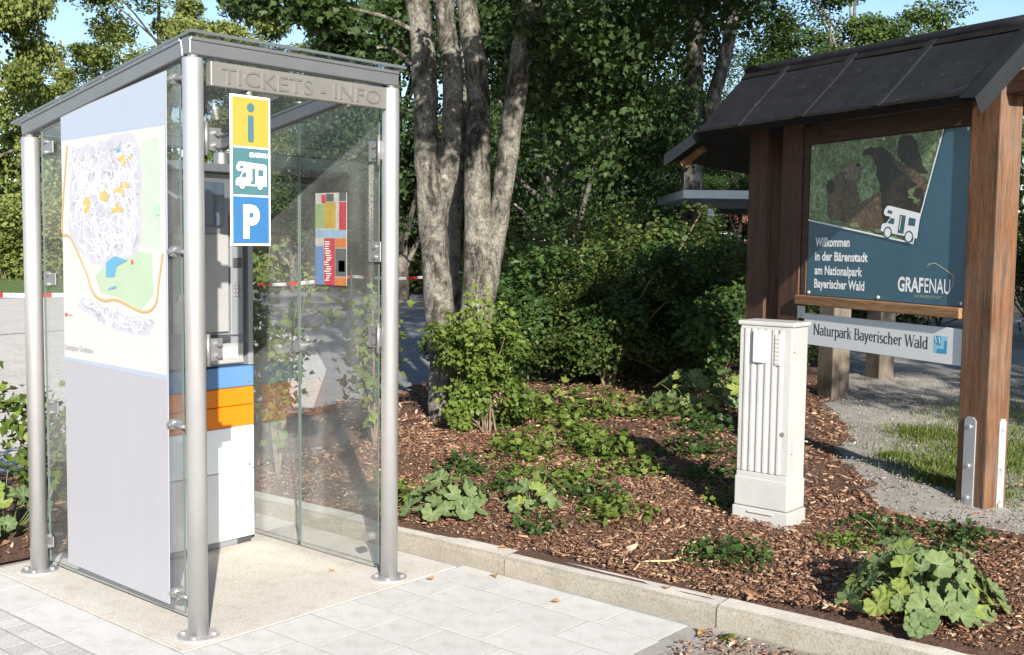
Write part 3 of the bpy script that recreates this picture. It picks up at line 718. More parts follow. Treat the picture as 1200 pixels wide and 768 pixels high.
# lintel with raised lettering
li = MB(); li.box((.072, -.018, 2.196), (1.008, .018, 2.292), .003); lin = li.build("lintel", 'steel_sign', SH)
tx = fit_text("TICKETS - INFO", .850, .064, 0.004, 0.0025)
def islands(me):
    bm = bmesh.new(); bm.from_mesh(me); seen = set(); out = []
    for v in bm.verts:
        if v.index in seen: continue
        st_ = [v]; comp = []
        seen.add(v.index)
        while st_:
            q_ = st_.pop(); comp.append(q_)
            for e in q_.link_edges:
                w_ = e.other_vert(q_)
                if w_.index not in seen: seen.add(w_.index); st_.append(w_)
        ids = {q_.index: i for i, q_ in enumerate(comp)}; fs = {f for q_ in comp for f in q_.link_faces}
        m2 = bpy.data.meshes.new("letter"); m2.from_pydata([q_.co.copy() for q_ in comp], [], [[ids[u_.index] for u_ in f.verts] for f in fs]); out.append(m2)
    bm.free(); return out
for m2 in islands(tx): put_text("letter", m2, 'steel_letter', (.118, -.0195, 2.212), (1, 0, 0), (0, 0, 1), lin)
for v in (0, ):
    hg = MB(); hg.tube([(.262, 0.0, 2.198), (.262, 0.0, 2.172)], .014, 12); hg.tube([(.79, 0, 2.198), (.79, 0, 2.188)], .012, 10); hg.build("sign_hanger", 'hardware', SH)

# map board on the left pane
MBD = thing("map_board", "tall white town plan board on the left glass of the shelter, grey lower half", "map board", (-0.012, 0, 0))
b = MB()
def mp(poly, mi, lift): b.flat([(1 - p[0], p[1]) for p in poly], (-.006 - lift, 1, 0), (0, -1, 0), (0, 0, 1), mi)
bk = MB(); bk.prism([(0, .108), (.825, .098), (.845, 2.258), (.012, 2.135)], (-.004, 1.0, 0), (0, -1, 0), (0, 0, 1), (-1, 0, 0), .004, 0, 1)
brd = bk.build("board_panel", ['lavender', 'pale_blue'], MBD)
def my(y):
    s_ = (1 - y) / .835; f_ = 1.12 * s_ / (1 + .12 * s_); return 1 - .835 * f_ / (.893 + .107 * f_)
def mpart(name, polys, mat, lift):
    m_ = MB()
    for poly in polys: m_.flat([(1 - my(p[0]), p[1]) for p in poly], (-.0085 - lift, 1, 0), (0, -1, 0), (0, 0, 1))
    return m_.build(name, mat, MBD)
mpart("blue_header", [[(.993, 1.99), (.993, 2.131), (.157, 2.254), (.161, 2.035)]], 'pale_blue', 0)
mpart("pale_stripe", [[(.998, 1.043), (.998, 1.085), (.172, 1.052), (.172, 1.022)]], 'pale_blue', 0.0004)
mpart("map_sheet", [[(.996, 1.058), (.991, 2.022), (.163, 2.045), (.170, 1.045)]], 'map_paper', 0.0008)
lav1 = [(0.921, 1.982), (0.742, 1.996), (0.404, 1.994), (0.388, 1.579), (0.48, 1.518), (0.714, 1.483), (0.826, 1.513), (0.934, 1.625)]
lav2 = [(0.867, 1.335), (0.51, 1.273), (0.278, 1.261), (0.388, 1.185), (0.714, 1.24), (0.88, 1.287)]
def inside(poly, x, y):
    c = False; k = len(poly)
    for i in range(k):
        (x0, y0), (x1, y1) = poly[i], poly[i - 1]
        if (y0 > y) != (y1 > y) and x < (x1 - x0) * (y - y0) / (y1 - y0) + x0: c = not c
    return c
blocks = []
rm = random.Random(3)
for reg, nblk in ((lav1, 200), (lav2, 40)):
    xs0 = [p[0] for p in reg]; ys0 = [p[1] for p in reg]; k = 0
    while k < nblk:
        x, y = rm.uniform(min(xs0), max(xs0)), rm.uniform(min(ys0), max(ys0))
        if not inside(reg, x, y): continue
        a = rm.uniform(0, PI); w, h = rm.uniform(.005, .018), rm.uniform(.004, .010); ca, sa = math.cos(a), math.sin(a)
        blocks.append([(x + ca * u - sa * v_, y + sa * u + ca * v_) for u, v_ in ((-w, -h), (w, -h * rm.uniform(.6, 1)), (w * rm.uniform(.7, 1), h), (-w, h))]); k += 1
mpart("map_green_area", [[(0.756, 1.427), (0.628, 1.516), (0.569, 1.548), (0.294, 1.535), (0.278, 1.372), (0.388, 1.301), (0.584, 1.347), (0.714, 1.358)]], 'map_green', .0010)
mpart("map_meadow", [[(0.373, 1.993), (0.214, 2.0), (0.214, 1.551), (0.404, 1.564)]], 'map_pale_green', .0011)
jr = random.Random(8)
mpart("map_town_area", [[(x + jr.uniform(-.012, .012), y + jr.uniform(-.012, .012)) for x, y in smooth_path(lav1 + [lav1[0]], 8)[:-1]]], 'map_lav_pale', .0012)
mpart("map_town_area", [[(x + jr.uniform(-.008, .008), y + jr.uniform(-.008, .008)) for x, y in smooth_path(lav2 + [lav2[0]], 6)[:-1]]], 'map_lav_pale', .00125)
zb = MB()
for i, poly in enumerate(blocks): zb.flat([(1 - my(p[0]), p[1]) for p in poly], (-.0099 - i * 1e-6, 1, 0), (0, -1, 0), (0, 0, 1))
tag(zb.build("map_blocks", 'map_lav', MBD), kind='stuff')
st = MB()
for i in range(260):
    reg = lav1 if i % 5 else lav2
    for _ in range(50):
        x, y = rm.uniform(.28, .93), rm.uniform(1.19, 1.99)
        if inside(reg, x, y): break
    a = rm.uniform(0, 2 * PI); pts = [(1 - my(x), y)]
    for k in range(rm.randint(2, 6)):
        a += rm.uniform(-.6, .6); x -= math.cos(a) * .03; y += math.sin(a) * .03
        if not (inside(lav1, x, y) or inside(lav2, x, y)): break
        pts.append((1 - my(x), y))
    if len(pts) > 1: st.ribbon(pts, rm.choice((.002, .003, .005)), (-.0108 - i * 1e-6, 1, 0), (0, -1, 0), (0, 0, 1), (1 if i % 9 == 0 else 0))
tag(st.build("map_streets", ['white_print', 'map_grey'], MBD), kind='stuff')
yl = [[(0.584, 1.942), (0.434, 1.943), (0.434, 1.897), (0.584, 1.918)], [(0.826, 1.769), (0.784, 1.771), (0.784, 1.713), (0.82, 1.708)], [(0.613, 1.737), (0.525, 1.747), (0.531, 1.701), (0.599, 1.71)], [(0.584, 1.803), (0.486, 1.823), (0.48, 1.804), (0.569, 1.782)], [(.69, 1.79), (.66, 1.80), (.66, 1.77), (.69, 1.765)]]
ys2 = []
for poly in yl:
    cx = sum(p[0] for p in poly) / 4; cy = sum(p[1] for p in poly) / 4; rx = max(abs(p[0] - cx) for p in poly); ry = max(abs(p[1] - cy) for p in poly)
    for _ in range(8):
        x, y = cx + rm.uniform(-rx, rx), cy + rm.uniform(-ry, ry); w, h = rm.uniform(.006, .02), rm.uniform(.004, .012); ys2.append([(x - w, y - h), (x - w, y + h), (x + w, y + h * .8), (x + w, y - h)])
zb = MB()
for i, poly in enumerate(ys2): zb.flat([(1 - my(p[0]), p[1]) for p in poly], (-.0112 - i * 4e-6, 1, 0), (0, -1, 0), (0, 0, 1))
tag(zb.build("map_buildings", 'map_yellow', MBD), kind='stuff')
for poly in ([(0.671, 1.429), (0.666, 1.492), (0.628, 1.508), (0.599, 1.52), (0.495, 1.503), (0.584, 1.478), (0.605, 1.431)], [(0.657, 1.375), (0.628, 1.389), (0.584, 1.393), (0.599, 1.382)], [(.57, 1.965), (.54, 1.968), (.54, 1.955), (.57, 1.95)]): mpart("map_pond", [poly], 'map_blue', .0034)
mpart("map_forest_mark", [[(0.256, 1.728), (0.217, 1.735), (0.217, 1.691), (0.256, 1.687)], [(.30, 1.42), (.28, 1.42), (.28, 1.39), (.30, 1.39)]], 'map_dgreen', .0034)
mpart("map_marker", [circle(.975, 1.250, .009, 10), circle(.455, 1.497, .010, 10)], 'map_red', .0036)
orr = MB()
orr.ribbon([(1 - my(x), y) for x, y, in smooth_path([(0.947, 2.0), (0.982, 1.757), (0.992, 1.617), (0.934, 1.593), (0.826, 1.449), (0.77, 1.355), (0.686, 1.327), (0.584, 1.334), (0.373, 1.294), (0.262, 1.328), (0.23, 1.418), (0.191, 1.536)], 5)], .010, (-.0122, 1, 0), (0, -1, 0), (0, 0, 1))
orr.build("map_main_road", 'map_orange', MBD)
put_text("map_lettering", fit_text("Stadtplan Grafenau", .245, .026), 'map_grey', (-.0125, .985, 1.092), (0, -1, 0), (0, 0, 1), MBD)
put_text("map_lettering", fit_text("Standort", .045, .010), 'map_grey', (-.0125, .955, 1.246), (0, -1, 0), (0, 0, 1), MBD)

tn = MB()
for i in range(80):
    reg = lav1 if i % 4 else lav2
    for _ in range(60):
        x, y = rm.uniform(.25, .93), rm.uniform(1.19, 1.99)
        if inside(reg, x, y): break
    L = rm.uniform(.008, .022); tn.flat([(1 - my(x), y), (1 - my(x) + L, y), (1 - my(x) + L, y + .0028), (1 - my(x), y + .0028)], (-.0120 - i * 1e-6, 1, 0), (0, -1, 0), (0, 0, 1))
tag(tn.build("map_street_names", 'map_grey', MBD), kind='stuff')
# i / camper / P sign in front opening
IS = thing("information_sign", "narrow sign with yellow i, teal camper and blue P fields hanging in the shelter opening", "sign", (0, -0.012, 0))
b = MB(); b.box((.160, -.004, 1.571), (.356, .001, 2.176), .001); b.build("sign_plate", 'white_print', IS)
def spane(z0, z1, mat, name):
    m_ = MB(); m_.flat([(.169, z0), (.347, z0), (.347, z1), (.169, z1)], (0, -.0048, 0), (1, 0, 0), (0, 0, 1)); return m_.build(name, mat, IS)
fy = spane(1.972, 2.167, 'sign_yellow', "info_field"); ft = spane(1.777, 1.965, 'sign_teal', "camper_field"); fp = spane(1.580, 1.770, 'sign_blue', "parking_field")
m_ = MB(); m_.flat(circle(.258, 2.128, .019), (0, -.0056, 0), (1, 0, 0), (0, 0, 1)); m_.flat([(.243, 1.995), (.248, 1.989), (.268, 1.989), (.273, 1.995), (.273, 2.092), (.268, 2.098), (.248, 2.098), (.243, 2.092)], (0, -.0056, 0), (1, 0, 0), (0, 0, 1)); m_.build("letter_i", 'sign_teal', fy)
put_text("letter_p", fit_text("P", .082, .130, 0.045, 0.0), 'white_print', (.218, -.0060, 1.608), (1, 0, 0), (0, 0, 1), fp)
put_text("sign_lettering", fit_text("GRAFENAU", .090, .020, 0.02), 'white_print', (.250, -.0060, 1.930), (1, 0, 0), (0, 0, 1), ft)
camper((.184, -.0058, 1.798), (1, 0, 0), (0, 0, 1), .150, .112, ft, 'white_print', 'sign_teal', (0, -1, 0))

# ticket machine
TM = thing("ticket_machine", "tall ticket machine with orange and blue bands above white panels inside the glass shelter", "machine", (0, 0, 0))
X0, X1, Y0, Y1 = .42, 1.018, 1.0, 1.285
def mbox(name, z0, z1, mat, y0=Y0, x0=X0, x1=X1, bev=.004, y1=Y1):
    b = MB(); b.box((x0, y0, z0), (x1, y1, z1), bev); return b.build(name, mat, TM)
mbox("plinth", 0.001, .034, 'machine_grey', Y0 + .015, X0 + .01, X1 - .012)
mbox("foot", 0.002, .036, 'machine_dark', Y0 + .010, X1 - .10, X1 - .014, .002, Y0 + .10)
mbox("lower_panel", .036, .393, 'white_paint'); mbox("middle_panel", .396, .624, 'milk_white')
mbox("orange_panel", .627, .734, 'orange_band'); mbox("orange_panel", .737, .829, 'orange_band'); mbox("blue_panel", .832, .938, 'blue_band')
hs = mbox("housing", .941, 1.93, 'machine_grey', Y0 + .045)
b = MB(); b.box((X0, Y0, .942), (X0 + .03, Y0 + .06, 1.93), .003); b.box((X1 - .03, Y0, .942), (X1, Y0 + .06, 1.93), .003); b.box((X0, Y0 - .012, 1.932), (X1, Y1, 1.975), .006); b.build("housing_frame", 'machine_grey', TM)
b = MB(); b.box((.56, Y0 + .025, 1.12), (.885, Y0 + .05, 1.62), .004); b.build("front_panel", 'panel_light', TM)
b = MB(); b.box((.60, Y0 + .020, 1.66), (.86, Y0 + .05, 1.88), .004); b.build("screen", 'screen', TM)
b = MB(); b.box((.72, Y0 + .012, 1.075), (.885, Y0 + .048, 1.105), .003); b.build("ticket_slot", 'machine_dark', TM)
b = MB(); b.box((.70, Y0 + .02, .955), (.97, Y0 + .05, 1.06), .004); b.build("tray", 'panel_light', TM)
b = MB(); b.box((.90, Y0 + .028, 1.10), (.975, Y0 + .05, 1.72), .004); b.build("side_panel", 'machine_grey', TM)
b = MB(); b.box((.81, Y0 + .016, .985), (.93, Y0 + .024, 1.04), .003); b.build("label_plate", 'milk_white', TM)
b = MB(); b.tube([(.60, Y0 + .01, 1.3), (.60, Y0 + .03, 1.3)], .022, 16, smooth=False); b.build("coin_lock", 'steel', TM)

for i in range(3):
    for j in range(4):
        b = MB(); b.box((.915 + .017 * i, Y0 + .022, 1.30 + .02 * j), (.928 + .017 * i, Y0 + .030, 1.314 + .02 * j), .002); b.build("key", 'hardware', TM)
b = MB(); b.box((.912, Y0 + .020, 1.45), (.965, Y0 + .030, 1.50), .003); b.build("coin_slot", 'machine_dark', TM)
b = MB(); b.box((.912, Y0 + .021, 1.56), (.965, Y0 + .030, 1.63), .003); b.build("notice_sticker", 'p_ochre', TM)
b = MB(); b.box((.64, Y0 - .0015, .52), (.70, Y0 + .001, .60), .0005); b.build("notice_sticker", 'p_sky', TM)
for z in (.42, .86):
    b = MB(); b.tube([(.985, Y0 - .004, z), (.985, Y0 + .004, z)], .009, 12, smooth=False); b.build("panel_lock", 'hardware', TM)

# poster of leaflets on the right glass
PO = thing("poster", "colourful collage poster of red, green and orange leaflets on the right glass", "poster", (W_ - .009, 0, 0))
b = MB(); b.box((-.0015, .292, 1.378), (.0015, .523, 1.826), .0005); b.build("poster_sheet", 'p_pale', PO)
def ppart(x0, x1, z0, z1, mat, nm="leaflet"):
    y0, y1 = .523 - .231 * x0, .523 - .231 * x1; za, zb_ = 1.378 + .448 * z0, 1.378 + .448 * z1
    b = MB(); b.add([(-.0025, y0, za), (-.0025, y1, za), (-.0025, y1, zb_), (-.0025, y0, zb_)], [[0, 1, 2, 3]]); return b.build(nm, mat, PO)
for a in ((0, .3, .62, .88, 'p_green'), (.31, .66, .62, .90, 'p_ochre'), (.67, .76, .62, .97, 'p_pale'), (.77, 1, .60, .90, 'p_red'), (.77, 1, .91, 1, 'p_dark'), (.2, .34, .89, .98, 'p_red'), (.35, .6, .91, .99, 'p_dark'), (0, 1, .52, .60, 'p_sky'), (0, .28, .0, .42, 'p_blue'), (0, .28, .43, .50, 'p_pale'), (.29, .64, .0, .51, 'p_red'), (.65, 1, .41, .51, 'p_orange'), (.65, 1, .10, .40, 'p_dark'), (.65, 1, 0, .09, 'p_orange'), (.75, .95, .15, .27, 'p_sky')): ppart(*a)
lt = MB()
for k in range(18):
    y = .455 - rm.uniform(0, .02); z = 1.40 + .011 * k; lt.add([(-.0031, y, z), (-.0031, y - rm.uniform(.02, .05), z), (-.0031, y - rm.uniform(.02, .05), z + .003), (-.0031, y, z + .003)], [[0, 1, 2, 3]])
lt.build("leaflet_text", 'white_print', PO)

# ------------------------------------------------------------------ utility cabinet
UC = thing("utility_cabinet", "slim white plastic distribution cabinet with fluted door standing in the bark mulch", "cabinet", (0, 0, 0))
cx0, cx1, cy0, cy1, cz = 2.735, 2.925, -1.212, -.893, 1.195
b = MB(); b.box((cx0 + .004, cy0 + .010, .36), (cx1 - .004, cy1 - .010, cz - .012), .008); b.build("body", 'white_plastic', UC)
b = MB(); b.box((cx0 - .004, cy0 - .002, cz - .018), (cx1 + .004, cy1 + .002, cz + .006), .006); b.build("top_cap", 'white_plastic', UC)
# fluted door: ribs run down its face
prof = []; n = 6; wd = (cy1 - .030) - (cy0 + .050); st_ = wd / n
y = cy0 + .050
prof.append((0.0, y - .030)); 
for i in range(n):
    prof += [(.000, y + .004), (-.007, y + st_ * .34), (-.007, y + st_ * .62), (.000, y + st_ * .92)]; y += st_
prof.append((0.0, y + .016))
b = MB(); z0, z1 = .405, cz - .035; k = len(prof)
b.add([(cx0 - .001 + p, yy, z0) for p, yy in prof] + [(cx0 - .001 + p, yy, z1) for p, yy in prof], [[i + 1, i, k + i, k + i + 1] for i in range(k - 1)])
b.box((cx0 - .006, cy0 + .012, .36), (cx0 + .01, cy1 - .012, .400), .004); dr = b.build("door", 'white_plastic', UC)
b = MB(); b.box((cx0 - .026, -1.058, .985), (cx0 - .004, -.992, 1.155), .006); b.build("lock_cover", 'white_paint', dr)
b = MB(); b.box((cx0 - .0135, -1.145, .975), (cx0 - .008, -1.110, 1.140), .003)
for i in range(7): b.box((cx0 - .017, -1.141, .985 + i * .021), (cx0 - .012, -1.114, .995 + i * .021), .001)
b.build("vent_strip", 'white_plastic', dr)
b = MB(); b.tube([(cx0 - .010, -1.165, .62), (cx0 - .004, -1.165, .62)], .012, 14, smooth=False); b.build("lock", 'hardware', dr)
for z in (.52, 1.05):
    b = MB(); b.box((cx0 + .02, cy0 - .004, z), (cx0 + .028, cy0 + .012, z + .06), .001); b.build("hinge", 'white_plastic', dr)
b = MB(); b.box((cx0 - .010, cy0 + .006, .215), (cx1, cy1 - .006, .372), .006); b.build("lower_panel", 'white_plastic', UC)
b = MB(); b.box((cx0 - .014, cy0 - .003, .06), (cx1 + .003, cy1 + .003, .212), .006)
b.box((cx0 - .024, cy0 + .08, .185), (cx0 - .01, cy1 - .09, .197), .003); b.build("plinth", 'white_plastic', UC)

# ------------------------------------------------------------------ wooden sign shelter with roof
SB = Vector((4.5734, -.3990, 0)); RZ = math.atan2(-.8867, -.4623)
SG = thing("sign_shelter", "dark roofed timber sign shelter on thick brown posts beside the gravel path", "shelter", SB, RZ)
# local frame: x along the board (left to right), y away from the viewer, z up
def lb(name, lo, hi, mat, parent=SG, bev=.006):
    b = MB(); b.box(lo, hi, bev); return b.build(name, mat, parent)
pr = lb("post", (1.452, -.030, .02), (1.665, .130, 2.66), 'wood_post', SG, .008)
def strap(y_front, x0, x1, z0, z1, face):
    b = MB()
    if face == 'front':
        k = [(x0, z0), (x1, z0), (x1, z1 - .02), ((x0 + x1) / 2 + .02, z1), ((x0 + x1) / 2 - .02, z1), (x0, z1 - .02)]
        b.prism(k, (0, -.031, 0), (1, 0, 0), (0, 0, 1), (0, -1, 0), .007)
        for z in (.20, .38, .60): b.tube([((x0 + x1) / 2, -.036, z), ((x0 + x1) / 2, -.046, z)], .011, 6, smooth=False)
    else:
        k = [(x0, z0), (x1, z0), (x1, z1 - .02), ((x0 + x1) / 2 + .015, z1), ((x0 + x1) / 2 - .015, z1), (x0, z1 - .02)]
        b.prism(k, (1.666, 0, 0), (0, 1, 0), (0, 0, 1), (1, 0, 0), .007)
        for z in (.20, .38, .60): b.tube([(1.672, (x0 + x1) / 2, z), (1.682, (x0 + x1) / 2, z)], .011, 6, smooth=False)
    return b.build("post_strap", 'galv', pr)
strap(0, 1.510, 1.592, .02, .655, 'front'); strap(0, .055, .105, .02, .655, 'side')
lb("post", (-.300, -.020, .02), (-.072, .07, 2.62), 'wood_red')
lb("post", (-.720, -.010, .02), (-.490, .20, 2.60), 'wood_red')
# frame of the main board
lb("frame_stile", (-.062, -.012, 1.20), (-.004, .045, 2.36), 'wood_dark'); lb("frame_stile", (1.448, -.008, 1.20), (1.4515, .045, 2.36), 'wood_dark')
lb("frame_rail", (-.064, -.014, 2.278), (1.450, .05, 2.40), 'wood_dark'); lb("ledge", (-.064, -.055, 1.195), (1.450, .05, 1.258), 'wood_ledge')
lb("roof_beam", (-.85, .0, 2.42), (1.80, .12, 2.54), 'wood_dark'); lb("back_board", (-.002, .030, 1.262), (1.447, .042, 2.276), 'wood_dark')
# roof of the board wing: front slope, back slope, battens, flashing
def roof_pt(u, t, side=1, lift=0.0):   # t=0 ridge, 1 eave
    ez = 2.392 - .032 * (u + .8) / 2.67; rz_ = 2.845 - .031 * (u + .8)
    y = .02 + (-.42 if side > 0 else .44) * t; z = rz_ + (ez - rz_) * t
    nn = Vector((0, -.7 if side > 0 else .7, .68)); return Vector((u, y, z)) + nn * lift
def roof_sheet(side, u0, u1, t0, t1, l0, l1, nu=12, sag=.006):
    b = MB(); vs = []
    for lf in (l0, l1):
        for i in range(nu + 1):
            u = u0 + (u1 - u0) * i / nu
            for j in range(7):
                t = t0 + (t1 - t0) * j / 6
                vs.append(roof_pt(u, t, side, lf + sag * math.sin(u * 5 + t * 3) * math.sin(t * 4 + u * 2)))
    k = (nu + 1) * 7; fs = []
    for i in range(nu):
        for j in range(6):
            a = i * 7 + j; f = [a, a + 1, a + 8, a + 7]; fs.append([q_ + k for q_ in f] if side > 0 else [q_ + k for q_ in f][::-1]); fs.append(f[::-1] if side > 0 else f)
    rim = [i * 7 for i in range(nu + 1)] + [nu * 7 + j for j in range(1, 7)] + [i * 7 + 6 for i in range(nu - 1, -1, -1)] + [j for j in range(5, 0, -1)]
    for i in range(len(rim)):
        a, c = rim[i], rim[(i + 1) % len(rim)]; fs.append([a, c, c + k, a + k])
    b.add(vs, fs); return b
roof_sheet(1, -.80, 1.875, 0, 1.0, .0, .028).build("roof", 'felt', SG)
roof_sheet(-1, -.80, 1.875, 0, 1.0, .0, .028).build("roof", 'felt', SG)
for u in (-.27, .44, 1.13):
    roof_sheet(1, u - .028, u + .028, .0, 1.0, .027, .041, 2, .003).build("roof_batten", 'felt', SG)
roof_sheet(1, -.80, 1.875, .965, 1.012, -.022, .033, 10, .003).build("eave_board", 'felt_edge', SG)
b = MB(); b.tube([roof_pt(-.78 + i * .265, 0, 1, .035) + Vector((0, .02, 0)) for i in range(11)], .040, 8); b.build("ridge_roll", 'felt', SG)
roof_sheet(1, -.795, 1.87, .0, .12, .030, .036, 10, .002).build("ridge_strip", 'felt_edge', SG)
# verge flashing, right end: a folded sheet
b = MB(); vs = []
for i in range(6):
    t = 1.07 * i / 5; a = roof_pt(1.80, t, 1, .040); c = roof_pt(1.905, t, 1, .030); d = roof_pt(1.92, t, 1, -.010) + Vector((0, 0, -.060))
    vs += [a, c, d]
fs = [[i * 3 + j, i * 3 + j + 1, i * 3 + 4 + j, i * 3 + 3 + j][::-1] for i in range(5) for j in range(2)]
b.add(vs, fs); o = b.build("verge_flashing", 'felt_sheet', SG); so = o.modifiers.new("solid", 'SOLIDIFY'); so.thickness = .004
# underside boards
for i in range(7):
    t0, t1 = .05 + .13 * i, .05 + .13 * (i + .93)
    roof_sheet(1, -.76, 1.80, t0, t1, -.026, -.003, 2, 0).build("sheathing_board", 'wood_dark', SG)
# second wing runs back from the left end
wd_ = Vector((-.62, .785, 0)); pd = Vector((-.785, -.62, 0)); r0 = Vector((-.655, -.10, 2.60))
def wing_pt(l, p, lift=0):
    return r0 + wd_ * l + pd * (.56 * p) + Vector((0, 0, -.37 * abs(p) + lift))
for sgn in (1, -1):
    b = MB(); vs = [wing_pt(l, p * sgn, h) for h in (0, .03) for l in (-.10, 4.9) for p in (0, 1)]
    b.add(vs, [[0, 1, 3, 2], [4, 6, 7, 5], [0, 4, 5, 1], [2, 3, 7, 6], [1, 5, 7, 3], [0, 2, 6, 4]]); b.build("wing_roof", 'felt', SG)
    b = MB(); vs = [wing_pt(l, p * sgn, h) for h in (-.05, .036) for l in (-.13, -.10) for p in (.0, 1.02)]
    b.add(vs, [[0, 1, 3, 2], [4, 6, 7, 5], [0, 4, 5, 1], [2, 3, 7, 6], [1, 5, 7, 3], [0, 2, 6, 4]]); b.build("wing_flashing", 'felt_sheet', SG)
b = MB(); e_ = wing_pt(.12, .86, -.06); b.tube([e_, e_ + wd_ * .05 + Vector((0, 0, -.002))], .03, 4); b.tube([wing_pt(.1, .6, -.06), wing_pt(.1, .92, -.06)], .028, 4, smooth=False); b.build("rafter", 'wood_ledge', SG)
for (wx, wy) in ((7.55, .72), (9.22, .94)):
    d_ = Vector((wx, wy, 0)) - SB; lx, ly = d_.x * -.4623 + d_.y * -.8867, d_.x * .8867 + d_.y * -.4623
    b = MB(); b.box((lx - .115, ly - .10, .0), (lx + .115, ly + .10, 2.45), .01); b.build("rear_post", 'wood_grey', SG)

# welcome board
WB = thing("welcome_board", "teal welcome board with bear photo, white camper and GRAFENAU lettering in the timber frame", "sign board", SB, RZ)
BW, BZ, BH = 1.445, 1.261, 1.015
b = MB(); b.box((0, -.004, BZ), (BW, .024, BZ + BH), .002); b.build("board_panel", 'teal_board', WB)
S = lambda p: (p[0] * BW, BZ + p[1] * BH)
def bpart(name, polys, mat, lift, parent=WB):
    m_ = MB()
    for poly in polys: m_.flat([S(p) for p in poly], (0, -.0048 - lift, 0), (1, 0, 0), (0, 0, 1))
    return m_.build(name, mat, parent)
def furry(poly, seed, amp=.010, n=7):
    r_ = random.Random(seed); out = []
    pts = smooth_path(poly + [poly[0]], n)[:-1]
    for i, (x, y) in enumerate(pts): out.append((x + r_.uniform(-amp, amp), y + r_.uniform(-amp, amp)))
    return out
def trifill(name, polys, mat, lift):
    bm = bmesh.new()
    for i, poly in enumerate(polys):
        vs = [bm.verts.new((S(p)[0], -.0048 - lift - i * .0002, S(p)[1])) for p in poly]
        f = bm.faces.new(vs); f.normal_update()
        if f.normal.y > 0: f.normal_flip()
    bmesh.ops.triangulate(bm, faces=bm.faces[:]); me = bpy.data.meshes.new(name); bm.to_mesh(me); bm.free(); me.materials.append(M[mat]); return obj(name, me, WB)
bpart("bear_photo", [[(.003, .502), (.701, .353), (.848, .998), (.003, .998)]], 'print_photo', 0)
trifill("bear_chest", [furry([(0.244, 0.491), (0.284, 0.561), (0.366, 0.605), (0.494, 0.667), (0.519, 0.621), (0.53, 0.524), (0.507, 0.41), (0.39, 0.435), (0.282, 0.460)], 1, .009)], 'print_fur_light', .0005)
trifill("bear_paw", [furry([(0.577, 0.895), (0.592, 0.968), (0.624, .992), (0.669, 0.976), (0.703, 0.925), (0.723, 0.84), (0.760, 0.765), (0.732, 0.755), (0.658, 0.804), (0.605, 0.84)], 2, .008)], 'print_fur', .0009)
trifill("bear_body", [furry([(0.364, 0.925), (0.402, 0.942), (0.471, 0.935), (0.528, 0.909), (0.561, 0.86), (0.626, 0.815), (0.711, 0.763), (0.762, 0.718), (0.758, 0.662), (0.736, 0.544), (0.711, 0.50), (0.605, 0.45), (0.520, 0.46), (0.494, 0.654), (0.462, 0.765), (0.45, 0.831), (0.427, 0.882), (0.384, 0.903)], 3, .008)], 'print_fur', .0013)
trifill("bear_fur_edge", [furry([(0.561, 0.856), (0.626, 0.825), (0.711, 0.769), (0.758, 0.722), (0.752, 0.636), (0.721, 0.68), (0.669, 0.74), (0.605, 0.792)], 7, .013)], 'print_fur_light', .0017)
trifill("bear_head", [furry([(0.126, 0.695), (0.143, 0.712), (0.171, 0.75), (0.188, 0.784), (0.238, 0.814), (0.263, 0.833), (0.33, 0.85), (0.357, 0.83), (0.359, 0.783), (0.345, 0.74), (0.325, 0.702), (0.361, 0.614), (0.33, 0.59), (0.275, 0.552), (0.251, 0.496), (0.182, 0.48), (0.143, 0.527), (0.137, 0.602)], 4, .007)], 'print_fur_light', .0021)
trifill("bear_snout", [furry([(0.238, 0.814), (0.263, 0.833), (0.33, 0.85), (0.357, 0.83), (0.352, 0.772), (0.306, 0.748), (0.257, 0.768)], 8, .004)], 'print_fur_pale', .0025)
trifill("bear_ear", [furry([(0.121, 0.719), (0.143, 0.758), (0.176, 0.748), (0.182, 0.692), (0.146, 0.669)], 9, .006)], 'print_fur', .0025)
bpart("bear_eye", [[(x, y) for x, y in circle(.254, .797, .008, 10)]], 'print_black', .0030)
bpart("bear_nose", [[(x, y) for x, y in circle(.340, .840, .015, 12)]], 'print_black', .0030)
for i, poly in enumerate(([(0.658, 0.668), (0.695, 0.671), (0.711, 0.686), (0.703, 0.655), (0.669, 0.641)], [(0.669, 0.625), (0.695, 0.634), (0.723, 0.6), (0.711, 0.587), (0.688, 0.598)], [(0.448, 0.444), (0.483, 0.44), (0.511, 0.416), (0.465, 0.416)], [(0.294, 0.473), (0.33, 0.489), (0.36, 0.467), (0.33, 0.445)], [(0.175, 0.498), (0.213, 0.491), (0.251, 0.508), (0.226, 0.465), (0.188, 0.470)])): trifill("printed_leaves", [furry(poly, 20 + i, .012, 5)], 'p_green', .0032)
rl = MB(); rl.ribbon([S((0, .5025)), S((.705, .352))], .010, (0, -.0086, 0), (1, 0, 0), (0, 0, 1)); rl.ribbon([S((.700, .351)), S((.848, .999))], .010, (0, -.0088, 0), (1, 0, 0), (0, 0, 1)); rl.build("white_line", 'white_print', WB)
